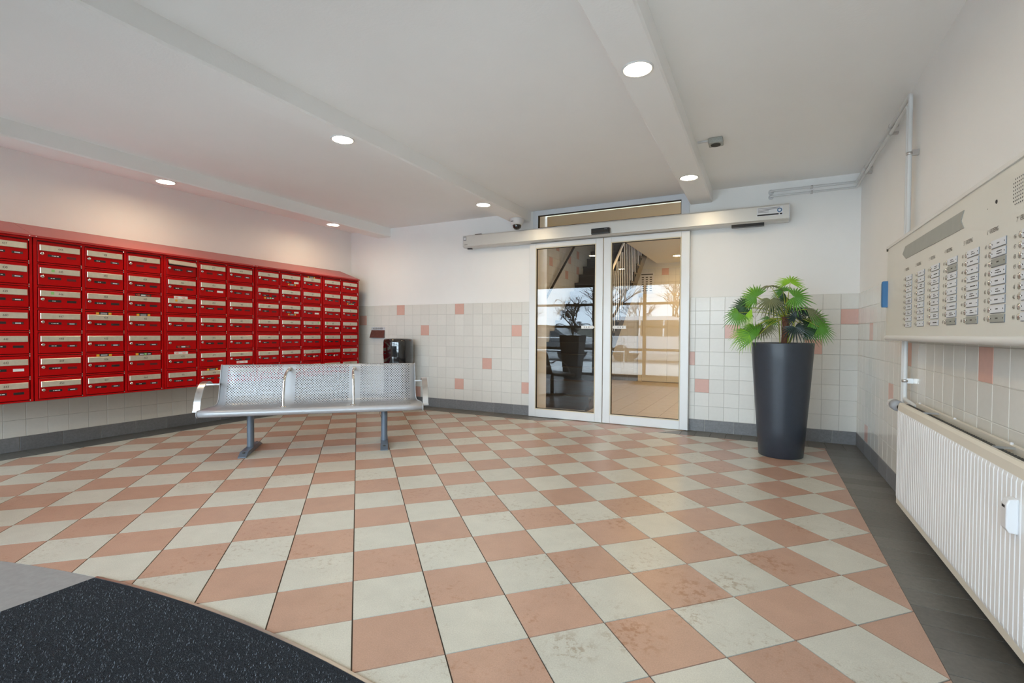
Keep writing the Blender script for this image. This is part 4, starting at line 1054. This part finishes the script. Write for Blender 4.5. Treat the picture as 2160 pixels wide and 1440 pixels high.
o = pipe('heating_pipe', bend([(-0.785, -0.001, 2.582), (-0.785, -0.05, 2.582), (-0.045, -0.05, 2.582), (-0.045, -1.985, 2.582), (-0.045, -1.985, 0.69), (-0.045, -2.25, 0.675)], 0.03), 0.0125,
     'upper painted heating pipe running into the thick vertical pipe by the panel',
     [((-0.045, -0.53, 2.575), (0, -0.50, 2.59), ((-0.045, -0.515, 2.582), 'y')), ((-0.045, -1.475, 2.575), (0, -1.445, 2.59), ((-0.045, -1.46, 2.582), 'y')),
      ((-0.045, -1.995, 2.20), (0, -1.975, 2.235), ((-0.045, -1.985, 2.215), 'z')), ((-0.045, -1.995, 0.79), (0, -1.975, 0.82), ((-0.045, -1.985, 0.805), 'z')), ((-0.43, -0.05, 2.575), (-0.41, 0, 2.59), ((-0.42, -0.05, 2.582), 'x'))])
MB().lathe([(0.0125, 0), (0.026, -0.002), (0.026, -0.010), (0.0125, -0.012)], (-0.785, 0, 2.582), 20, axis='y').build('wall_rosette', 'pipe_paint', o)
o = pipe('heating_pipe', bend([(-0.785, -0.001, 2.530), (-0.785, -0.05, 2.530), (-0.045, -0.05, 2.530), (-0.045, -1.935, 2.530), (-0.045, -1.935, 0.60), (-0.045, -2.25, 0.60)], 0.03), 0.0105,
     'lower painted heating pipe running into the thin vertical pipe by the panel',
     [((-0.045, -0.53, 2.523), (0, -0.50, 2.537), ((-0.045, -0.515, 2.530), 'y')), ((-0.045, -1.475, 2.523), (0, -1.445, 2.537), ((-0.045, -1.46, 2.530), 'y')), ((-0.43, -0.05, 2.523), (-0.41, 0, 2.537), ((-0.42, -0.05, 2.530), 'x'))])
MB().lathe([(0.0105, 0), (0.024, -0.002), (0.024, -0.010), (0.0105, -0.012)], (-0.785, 0, 2.530), 20, axis='y').build('wall_rosette', 'pipe_paint', o)

# ------------------------------------------------------------------ stair hall behind the doors
HX0, HX1, HY0, HY1, HZ = -4.15, 0.6, 0.36, 5.45, 2.68
st = lambda b, n, m, lab, cat: structure(b.build(n, m), lab, cat)
fl2 = st(MB().box((HX0 - 0.2, 0.02, -0.15), (HX1 + 0.2, HY1 + 0.2, -0.002)), 'floor_hall', 'floor_grout', 'tiled floor of the stair hall behind the doors', 'floor')
b = MB(); k = 0
for i in range(int((HX1 - HX0) / 0.3) + 1):
    for j in range(int((HY1 - 0.02) / 0.3) + 1):
        x0, y0 = HX0 + i * 0.3, 0.02 + j * 0.3; x1, y1 = min(x0 + 0.3, HX1), min(y0 + 0.3, HY1)
        if x1 - x0 > 0.01 and y1 - y0 > 0.01: b.slab([(x0 + .002, y0 + .002), (x1 - .002, y0 + .002), (x1 - .002, y1 - .002), (x0 + .002, y1 - .002)], (0, 0, -0.002), (1, 0, 0), (0, 1, 0), (0, 0, 1), 0.002)
tag(b.build('tile_field', 'hall_floor', fl2), kind='stuff')
wl = st(MB().box((HX0 - 0.2, HY0, -0.1), (HX0, HY1, 3.9)), 'wall_hall_left', 'hall_paint', 'tiled side wall of the stair hall', 'wall')
wb = st(MB().box((HX0 - 0.2, HY1, -0.1), (HX1 + 0.2, HY1 + 0.2, 3.9)), 'wall_hall_back', 'hall_paint', 'tiled far wall of the stair hall', 'wall')
wr = st(MB().box((HX1, HY0, -0.1), (HX1 + 0.2, HY1, HZ)), 'wall_hall_right', 'hall_paint', 'plain side wall of the stair hall', 'wall')
ch = MB(); ch.box((-3.0, HY0, HZ), (HX1 + 0.2, HY1 + 0.2, HZ + 0.2)); ch.box((HX0 - 0.2, HY0, HZ), (-3.0, 1.6, HZ + 0.2)); ch.box((HX0 - 0.2, HY0, 3.9), (-2.9, HY1 + 0.2, 4.0)); ch.box((-3.0, 1.6, HZ + 0.2), (-2.9, HY1, 3.9)); ch.box((HX0, 1.5, HZ + 0.2), (-3.0, 1.6, 3.9))
st(ch, 'ceiling_hall', 'hall_paint', 'warm lit ceiling of the stair hall with its stairwell', 'ceiling')
rh = random.Random(11)
HALL_PINKS = {(13, 16), (20, 16), (17, 15), (11, 14), (16, 13)}; HBP = (9, 15)
pk = HALL_PINKS | {(rh.randrange(14, 34), rh.randrange(12, 22)) for _ in range(10)}
tile_wall(wl, (HX0, HY0, 0), (0, 1, 0), (1, 0, 0), HY1 - HY0, 0.5, pk, lambda c, r: False, rows=24)
tile_wall(wb, (HX0, HY1, 0), (1, 0, 0), (0, -1, 0), HX1 - HX0, 0.3, {(HBP), (20, 13), (26, 6), (15, 11), (28, 14)}, lambda c, r: False, rows=16)
skirt('baseboard_hall', (HX0, HY1, 0), (1, 0, 0), (0, -1, 0), [(0, HX1 - HX0)], 0.2, 'dark skirting of the stair hall')
sc_ = thing('staircase', 'dark staircase with white balusters behind the glass doors', 'staircase', (-3.5, 0.75, 0))
SX0, SX1 = -4.12 + 3.5, -3.02 + 3.5
NS = 16; RI, GO = 0.188, 0.24
MS = MB().box((SX0, 0, -0.035), (SX1, GO + 0.03, 0.0)).box((SX0, 0.02, -RI), (SX1, 0.045, -0.035)).mesh('step', 'stair_dark')
MBAL = MB().tube([(0, 0, 0), (0, 0, 1.0)], 0.008, 8).mesh('baluster', 'white_plastic')
for k in range(NS):
    link(MS, 'step', sc_, (0, k * GO, (k + 1) * RI))
    if 4 <= k < 15:
        for q in (0.06, 0.18): link(MBAL, 'baluster', sc_, (SX1 - 0.02, k * GO + q, (k + 1) * RI))
b = MB()
for xs in (SX0 + 0.01, SX1 - 0.02):
    b.add([(xs - 0.015, -0.05, 0), (xs - 0.015, 0.25, 0), (xs - 0.015, NS * GO, NS * RI - 0.25), (xs - 0.015, NS * GO, NS * RI), (xs + 0.015, -0.05, 0), (xs + 0.015, 0.25, 0), (xs + 0.015, NS * GO, NS * RI - 0.25), (xs + 0.015, NS * GO, NS * RI)],
          [(0, 1, 2, 3), (7, 6, 5, 4), (0, 4, 5, 1), (1, 5, 6, 2), (2, 6, 7, 3), (3, 7, 4, 0)])
b.build('stringer', 'stair_dark', sc_)
MB().tube([(SX1 - 0.02, 4.2 * GO, 5.2 * RI + 0.95), (SX1 - 0.02, 4.25 * GO, 5.2 * RI + 1.0), (SX1 - 0.02, 14.5 * GO, 15.4 * RI + 1.0)], 0.02, 10).build('handrail', 'white_plastic', sc_)
MB().tube([(SX0 + 0.06, 0.1, RI + 0.85), (SX0 + 0.06, 15 * GO, 16 * RI + 0.85)], 0.022, 10).build('wall_handrail', 'black_plastic', sc_)
nb = thing('notice_board', 'white list board on the far wall of the stair hall', 'notice board', (-3.21, HY1 - 0.008, 2.02))
MB().box((-0.15, -0.02, 0), (0.15, 0, 0.46)).build('board', 'white_plastic', nb)
b = MB()
for r in range(7):
    for c in range(3): b.box((-0.12 + c * 0.09, -0.022, 0.04 + r * 0.05), (-0.07 + c * 0.09, -0.0201, 0.062 + r * 0.05))
b.box((-0.13, -0.022, 0.405), (0.13, -0.0201, 0.43)); b.build('print', 'fin_dark', nb)
lf = thing('lift_door', 'pale two-leaf lift door on the far wall of the stair hall', 'lift door', (-2.75, HY1 - 0.008, 0))
for s in (0, 1): MB().box((-0.55 + s * 0.552, -0.03, 0.01), (-0.002 + s * 0.552, 0, 1.92)).build('leaf', 'cream', lf)
MB().box((-0.64, -0.04, 0), (-0.555, 0, 2.0)).box((0.555, -0.04, 0), (0.64, 0, 2.0)).box((-0.64, -0.04, 1.92), (0.64, 0, 2.0)).build('surround', 'bead_cream', lf)
for x, y, w in ((-2.42, 4.5, 'beside the notice board'), (-1.0, 1.6, 'nearest the plain side wall'), (-0.6, 4.5, 'above the lift door'), (-2.45, 1.6, 'over the foot of the stairs')):
    downlight(x, y, HZ, 'round lit downlight in the stair hall ceiling, ' + w, 'downlights in the stair hall', 'lamp_hall')

# ------------------------------------------------------------------ glazed front behind the viewer
wf = MB(); wf.box((LW, FY - 0.15, 2.36), (0, FY, ZC)); wf.box((LW, FY - 0.15, -0.1), (-6.48, FY, 2.36)); wf.box((-0.12, FY - 0.15, -0.1), (0, FY, 2.36))
wall_front = structure(wf.build('wall_front', 'white_paint'), 'front wall over the glazed entrance', 'wall')
fr = thing('window_2', 'dark framed glazed entrance front with horizontal bars', 'window', (0, FY - 0.06, 0), kind='structure')
posts = [-6.48, -4.78, -3.48, -2.42, -1.36, -0.16]
for x in posts: MB().box((x - 0.035, -0.04, 0), (x + 0.035, 0.04, 2.36)).build('post', 'front_frame', fr)
for z in (0.03, 0.69, 1.264, 1.843, 2.33):
    for a, c in zip(posts, posts[1:]):
        MB().box((a + 0.035, -0.035, z - 0.03), (c - 0.035, 0.035, z + 0.03)).build('bar', 'front_frame', fr)
for a, c in zip(posts, posts[1:]):
    MB().add([(a + 0.03, 0, 0.05), (c - 0.03, 0, 0.05), (c - 0.03, 0, 2.32), (a + 0.03, 0, 2.32)], [(0, 1, 2, 3)]).build('pane', 'front_glass', fr)
# tall planter with a fern beside the entrance, mirrored in the door glass
p2 = thing('square_planter', 'tall square dark planter by the glazed front', 'planter', (-4.95, -5.42, 0))
b = MB(); v = []
for h, z in ((0.165, 0), (0.255, 1.04), (0.235, 1.04), (0.225, 0.95)): v += [(-h, -h, z), (h, -h, z), (h, h, z), (-h, h, z)]
b.add(v, [(3, 2, 1, 0)] + [(o + k, o + (k + 1) % 4, o + 4 + (k + 1) % 4, o + 4 + k) for o in (0, 4, 8) for k in range(4)]).build('pot', 'stair_dark', p2)
MB().add([(-0.226, -0.226, 0.955), (0.226, -0.226, 0.955), (0.226, 0.226, 0.955), (-0.226, 0.226, 0.955)], [(0, 1, 2, 3)]).build('soil', 'soil', p2)
fe = thing('feather_palm', 'feathery palm in the square planter by the glazed front', 'palm', (-4.95, -5.42, 0.96)); rf = random.Random(21)
for k in range(15):
    a = k * 2.4; hgt = rf.uniform(0.25, 0.95); out = rf.uniform(0.25, 0.6); dx, dy = math.cos(a), math.sin(a)
    cv = smooth_curve([(0, 0, 0), (dx * out * 0.3, dy * out * 0.3, hgt * 0.75), (dx * out * 0.7, dy * out * 0.7, hgt), (dx * out, dy * out, hgt * 0.82)], 6); b = MB().tube(cv, 0.005, 5)
    for i in range(4, len(cv)):
        p = cv[i]; d = (cv[i] - cv[i - 1]).normalized(); sd = Vector((-dy, dx, 0)); L = 0.16 * math.sin(math.pi * min(1, (i - 3) / (len(cv) - 3) * 0.85 + 0.1))
        for s in (-1, 1):
            tip = p + sd * s * L + d * L * 0.5 + Vector((0, 0, -0.25 * L)); b.add([p, p + d * 0.018, tip], [(0, 1, 2)])
    b.build('frond', 'leaf_dark', fe)

# ------------------------------------------------------------------ outside, seen only as a reflection in the door glass
gr = structure(MB().box((-60, -90, -0.25), (60, FY - 0.11, -0.06)).build('ground_outside', 'asphalt'), 'car park asphalt outside the entrance', 'ground')
pv_ = structure(MB().box((-20, -12.5, -0.06), (14, FY - 0.11, -0.02)).build('paving_outside', 'paving'), 'paved strip outside the entrance', 'pavement')
def car(x, y, rz, body, label, h=1.75, L=4.5):
    c = thing('parked_car', label, 'car', (x, y, -0.05), rz, 'cars parked outside'); hw = 0.9
    side = [(-L / 2, 0.35), (-L / 2, 0.85), (-L / 2 + 0.12, 1.0), (-L / 2 + 0.25, h - 0.12), (-L / 2 + 0.6, h), (0.5, h), (0.85, h - 0.1), (1.35, 1.08), (L / 2 - 0.15, 0.92), (L / 2, 0.7), (L / 2, 0.35)]
    n = len(side); b = MB(); tp = lambda z: hw if z < 1.0 else hw - 0.14 * (z - 1.0) / (h - 1.0)
    b.add([(px, -tp(z), z) for px, z in side] + [(px, tp(z), z) for px, z in side], [tuple(range(n)), tuple(range(2 * n - 1, n - 1, -1))] + [(i, i + n, (i + 1) % n + n, (i + 1) % n) for i in range(n)])
    b.build('body', body, c)
    for s in (-1, 1):
        w = lambda z: s * (tp(z) + 0.008)
        for q in ([(-L / 2 + 0.30, 1.05), (-0.75, 1.05), (-0.75, h - 0.16), (-L / 2 + 0.38, h - 0.16)], [(-0.68, 1.05), (0.20, 1.05), (0.20, h - 0.16), (-0.68, h - 0.16)], [(0.27, 1.05), (1.18, 1.05), (0.78, h - 0.16), (0.27, h - 0.16)]):
            MB().add([(px, w(z), z) for px, z in q], [(0, 1, 2, 3)]).build('side_window', 'car_glass', c)
        for wx in (-L / 2 + 0.85, L / 2 - 0.85):
            MB().lathe([(0.0001, -0.12), (0.34, -0.12), (0.34, 0.12), (0.0001, 0.12)], (wx, s * 0.83, 0.34), 20, 0, axis='y').build('wheel', 'tyre', c)
car(-4.6, -15.0, 0.0, 'car_white', 'white high-roofed car parked outside', 1.85, 4.6)
car(-9.6, -14.2, 0.0, 'car_dark', 'dark car parked outside', 1.5)
car(-15.2, -15.0, 0.0, 'car_white', 'second white car parked outside the left end', 1.5)
car(0.8, -15.0, 0.0, 'car_dark', 'dark car parked outside beyond the white one', 1.6)
rl = thing('railing', 'steel hand railing outside the entrance', 'railing', (-8, -10.5, -0.02))
for z in (0.5, 0.95): MB().tube([(-4, 0, z), (3, 0, z)], 0.022, 8).build('rail', 'steel', rl)
for k in range(5): MB().tube([(-4 + k * 1.75, 0, 0), (-4 + k * 1.75, 0, 0.95)], 0.022, 8).build('post', 'steel', rl)
def tree(x, y, h, seed, label):
    q = random.Random(seed); t = thing('bare_tree', label, 'tree', (x, y, -0.06), group='bare trees outside'); b = MB()
    def grow(p, d, L, r, dep):
        e = p + d * L; m = (p + e) / 2 + Vector((q.uniform(-1, 1), q.uniform(-1, 1), 0)) * L * 0.06
        b.tube([p, m, e], [r, r * 0.85, r * 0.66], 5 if dep < 3 else 3, cap=False)
        if dep >= 6: return
        for _ in range(3 if dep < 4 else 2):
            nd = (d + Vector((q.uniform(-1, 1), q.uniform(-1, 1), q.uniform(-0.25, 0.55))) * 0.8).normalized(); grow(p + d * L * q.uniform(0.6, 1.0), nd, L * q.uniform(0.6, 0.82), r * 0.6, dep + 1)
    grow(Vector((0, 0, 0)), Vector((0, 0, 1)), h * 0.24, h * 0.017, 0); b.build('branches', 'tree_bark', t)
for i in range(17):
    q = random.Random(900 + i); tree(-26 + i * 1.95 + q.uniform(-0.6, 0.6), (-22, -29, -36)[i % 3] + q.uniform(-0.5, 0.5), q.uniform(6.5, 9.0), 40 + i, 'bare winter tree standing beyond the parked cars')
hg = structure(MB().box((-60, -44, -0.06), (60, -42, 1.7)).build('hedge_outside', 'hedge'), 'distant hedge line beyond the car park', 'hedge')
